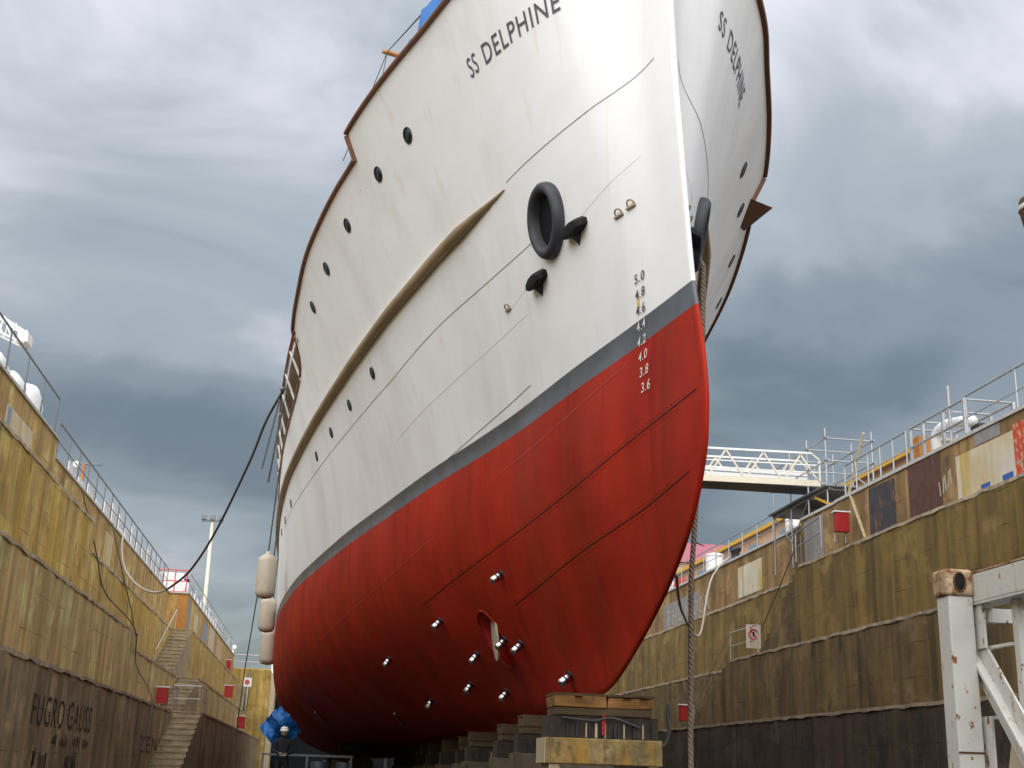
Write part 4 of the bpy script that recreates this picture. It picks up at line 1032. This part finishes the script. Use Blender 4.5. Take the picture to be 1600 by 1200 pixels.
for i in range(5): MB().box((16.5+i*.40, 39.3, 10.44), (16.5+i*.40+.37, 44.9, 10.50)).build('plank', galv_d, SC)
MB().bar((16.66, 40.6, 10.3), (16.66, 39.2, 9.75), .05, .08).build('yellow_strap', yellow_p, SC)
GW = thing('gangway', (12.5, 42, 10.7), 'cream and white aluminium truss gangway leading from the ship to the scaffold', 'gangway')
gx0, gx1 = 8.8, 17.15
for y in (41.3, 42.5):
    MB().bar((gx0, y, 10.85), (gx1, y, 10.98), .10, .22).build('bottom_chord', cream_al, GW)
    MB().bar((gx0, y, 11.95), (gx1-.3, y, 12.08), .07, .07).build('top_chord', white_p, GW)
    for z in (.35, .62): MB().bar((gx0, y, 10.9+z), (gx1, y, 11.03+z), .04, .04).build('side_rail', white_p, GW)
    n = 6; w = (gx1-gx0)/n
    for i in range(n):
        a = gx0+w*i; MB().bar((a, y, 10.95), (a+w/2, y, 12.0), .06, .06).build('truss_diagonal', cream_al, GW); MB().bar((a+w/2, y, 12.0), (a+w, y, 10.97), .06, .06).build('truss_diagonal', cream_al, GW)
    MB().bar((gx1, y, 10.98), (gx1, y, 11.85), .06, .06).build('end_post', cream_al, GW); MB().bar((gx1, y, 11.85), (gx1-.3, y, 12.08), .06, .06).build('end_corner', cream_al, GW)
for z0, z1 in ((11.02, 11.22), (11.27, 11.45), (11.5, 11.66)): MB().box((gx0, 42.42, z0), (gx1-.05, 42.45, z1)).build('side_sheet', white_c, GW)
MB().box((gx0, 41.36, 10.80), (gx1+.6, 42.44, 10.86)).build('walkway', darkmet, GW)
# pipe + hut clutter along quay
WT = thing('white_tank', (18.2, 57.0, 10.0), 'small white cylindrical tank on the right coping behind the thick rope', 'tank')
MB().lathe([(.40, 0), (.42, .05), (.42, .95), (.36, 1.05), (.1, 1.1)], (18.2, 57.0, 10.0), (0, 0, 1), 18).build('tank_body', white_p, WT, True); MB().lathe([(.44, .9), (.45, .93), (.45, 1.0), (.44, 1.03)], (18.2, 57.0, 10.0), (0, 0, 1), 18).build('tank_band', white_c, WT)
PW = thing('peach_workshop', (22, 60, 9.0), 'long low peach coloured workshop with yellow eaves on the right quay', 'building')
MB().box((20.5, 39, 9.01), (28, 92, 12.2)).build('wall', orange_w, PW)
MB().box((20.3, 38.8, 12.202), (28.3, 92.2, 12.3)).build('roof', mat('roof_buff', (.45, .38, .28), .8), PW)
MB().box((20.22, 39, 12.14), (20.29, 92, 12.32)).build('yellow_eave', yellow_p, PW)
for i in range(12):
    y = 40+i*4.3; w_ = MB().box((20.46, y, 11.0), (20.495, y+1.4, 11.8)).build('window', blue_g, PW); MB().box((20.44, y-.06, 10.92), (20.485, y+1.46, 11.0)).build('sill', white_p, w_)
PR = thing('pink_roofed_house', (31, 98, 9.0), 'house with faded pink red roof beyond the ship bow on the right quay', 'house')
MB().box((27, 96, 9.01), (36, 106, 17.2)).build('wall', orange_w, PR)
MB().prism([(26.6, 95.6, 17.2), (36.4, 95.6, 17.2), (36.4, 101, 19.6), (26.6, 101, 19.6)], (0, .1, .1)).build('roof', pink_roof, PR)
MB().prism([(26.6, 106.4, 17.2), (36.4, 106.4, 17.2), (36.4, 101.1, 19.7), (26.6, 101.1, 19.7)], (0, .1, .1)).build('roof', pink_roof, PR)
for i in range(4):
    w_ = MB().box((28+i*2, 95.95, 14.5), (29+i*2, 95.99, 16.2)).build('window', blue_g, PR); MB().box((27.9+i*2, 95.9, 14.4), (29.1+i*2, 95.985, 14.49)).build('sill', white_p, w_)
CT = thing('shipping_container', (22.5, 75, 9.0), 'blue grey container under the pink roof on the right quay', 'container')
MB().box((18.2, 68, 9.02), (20.2, 74, 11.5)).build('container_body', blue_g, CT)
for i in range(14): MB().box((18.3+i*.135, 67.96, 9.2), (18.36+i*.135, 67.999, 11.3)).build('corrugation', blue_g, CT)
OT = thing('red_white_barrier', (18.4, 64, 10.0), 'red and white plastic barrier on the far right coping near the ship bow', 'barrier')
MB().prism([(18.2, 63, 10.01), (18.6, 63, 10.01), (18.48, 63, 10.8), (18.32, 63, 10.8)], (0, 1.4, 0)).build('barrier_body', mat('barrier_red', (.6, .04, .02), .5), OT)
MB().prism([(18.19, 64.6, 10.01), (18.61, 64.6, 10.01), (18.49, 64.6, 10.8), (18.31, 64.6, 10.8)], (0, 1.4, 0)).build('barrier_body', white_p, OT)
# light fittings / pipes beneath the gangway
for i, (y, z) in enumerate(((42.6, 10.1), (44.5, 9.95), (46.5, 9.9))):
    o = thing('white_drum', (18.1, y, 10.01), ('white drum under the gangway scaffold, nearest of three', 'white drum under the gangway scaffold, middle of three', 'white drum under the gangway scaffold, farthest of three')[i], 'drum', 'white drums on the right quay')
    MB().lathe([(.28, 0), (.3, .03), (.3, .4), (.31, .42), (.3, .44), (.3, .85), (.27, .88)], (18.1, y, 10.01), (0, 0, 1), 14).build('drum_body', white_p, o, True); MB().lathe([(.08, 0), (.08, .04)], (18.15, y, 10.89), (0, 0, 1), 8).build('bung', galv_d, o)

# ------------------------------------------------------------------ under the hull: tarp, worker, drums, trestle
def tarp2(u, w):
    a = (u-.5)*1.0; b = (w-.5)*1.15
    x = -1.10+(a-b)*.62; z = 1.83+(a+b)*.66
    return (x, 40+.25*math.sin(7*u)+.2*math.cos(6*w), z)
tag(crumple('blue_sheet', 10, 10, tarp2, blue_t, .035, 5), 'bright blue plastic sheet hung cornerwise beside the bilge behind the worker', 'tarpaulin')
TRS = thing('work_trestle', (-.6, 37.4, 0), 'dark steel work trestle standing behind the worker under the hull', 'trestle')
for x in (-1.45, -.2, 1.05): MB().bar((x, 37.5, 0), (x, 37.5, 1.02), .06, .06).build('leg', galv_d, TRS)
MB().bar((-1.5, 37.5, 1.05), (1.1, 37.5, 1.05), .08, .06).build('top_rail', galv_d, TRS)
for i, (x, y, lab) in enumerate(((.2, 38.6, 'dark blue drum left of two under the bilge'), (.95, 38.8, 'dark blue drum right of two under the bilge'))):
    o = thing('oil_drum', (x, y, 0), lab, 'drum', 'dark drums under the hull')
    MB().lathe([(.28, 0), (.29, .02), (.29, .29), (.3, .31), (.29, .33), (.29, .6), (.3, .62), (.29, .64), (.29, .88), (.27, .9)], (x, y, 0), (0, 0, 1), 16).build('drum_body', drum_b, o, True); MB().lathe([(.05, 0), (.05, .03)], (x+.12, y, .9), (0, 0, 1), 8).build('bung', galv, o)

def person(loc):
    root = thing('person', loc, 'worker in dark clothes and white helmet standing in front of the blue sheet', 'person')
    J = {'pel': (0, 0, .95, .15), 'spine': (0, .01, 1.15, .145), 'chest': (0, 0, 1.33, .165), 'neck': (0, -.01, 1.48, .065), 'head0': (0, -.03, 1.56, .085), 'head1': (0, -.03, 1.68, .09),
         'shl': (-.19, 0, 1.41, .075), 'ell': (-.26, -.06, 1.13, .055), 'wrl': (-.12, -.30, 1.08, .04), 'hal': (-.06, -.36, 1.08, .045),
         'shr': (.19, 0, 1.41, .075), 'elr': (.27, -.05, 1.13, .055), 'wrr': (.14, -.30, 1.06, .04), 'har': (.08, -.36, 1.06, .045),
         'hpl': (-.10, 0, .88, .11), 'knl': (-.13, -.02, .49, .075), 'anl': (-.14, .02, .09, .055), 'tol': (-.15, -.16, .04, .045),
         'hpr': (.10, 0, .88, .11), 'knr': (.13, -.02, .49, .075), 'anr': (.14, .02, .09, .055), 'tor': (.15, -.16, .04, .045)}
    Ed = [('pel', 'spine'), ('spine', 'chest'), ('chest', 'neck'), ('neck', 'head0'), ('head0', 'head1'), ('chest', 'shl'), ('shl', 'ell'), ('ell', 'wrl'), ('wrl', 'hal'), ('chest', 'shr'), ('shr', 'elr'), ('elr', 'wrr'), ('wrr', 'har'),
          ('pel', 'hpl'), ('hpl', 'knl'), ('knl', 'anl'), ('anl', 'tol'), ('pel', 'hpr'), ('hpr', 'knr'), ('knr', 'anr'), ('anr', 'tor')]
    ks = list(J); me = bpy.data.meshes.new('body'); me.from_pydata([J[k][:3] for k in ks], [(ks.index(a), ks.index(b)) for a, b in Ed], [])
    o = bpy.data.objects.new('body', me); COL.objects.link(o); o.parent = root
    o.modifiers.new('skin', 'SKIN'); sk = me.skin_vertices[0].data
    for i, k in enumerate(ks): sk[i].radius = (J[k][3], J[k][3]*.85); sk[i].use_root = (k == 'pel')
    sb = o.modifiers.new('sub', 'SUBSURF'); sb.levels = 1; sb.render_levels = 2; me.materials.append(cloth_d)
    L0 = Vector(loc)
    MB().lathe([(.001, -.09), (.06, -.08), (.088, -.03), (.094, .03), (.085, .08)], L0+Vector((0, -.035, 1.62)), (0, 0, 1), 14).build('face', skin_m, root, True)
    MB().tube([L0+Vector((0, -.12, 1.645)), L0+Vector((0, -.145, 1.61)), L0+Vector((0, -.12, 1.60))], .013, 6).build('nose', skin_m, root, True)
    MB().lathe([(.125, 0), (.128, .012), (.112, .02), (.108, .07), (.08, .115), (.001, .13)], L0+Vector((0, -.035, 1.655)), (0, 0, 1), 16).build('helmet', white_p, root, True)
    for s, k in ((-1, 'hal'), (1, 'har')):
        c = L0+Vector(J[k][:3]); m = MB()
        for q in range(4): m.tube([c+Vector((-.03+.02*q, -.01, 0)), c+Vector((-.03+.02*q, -.055, -.005)), c+Vector((-.03+.02*q, -.07, -.035))], [.010, .009, .007], 6)
        m.tube([c+Vector((s*-.03, 0, .01)), c+Vector((s*-.055, -.03, -.01))], [.011, .008], 6); m.build('fingers', skin_m, root, True)
    MB().box(L0+Vector((-.1, -.165, 1.0)), L0+Vector((.1, -.15, 1.04))).build('belt_reflector', galv, root)
person((-.86, 36.0, 0))
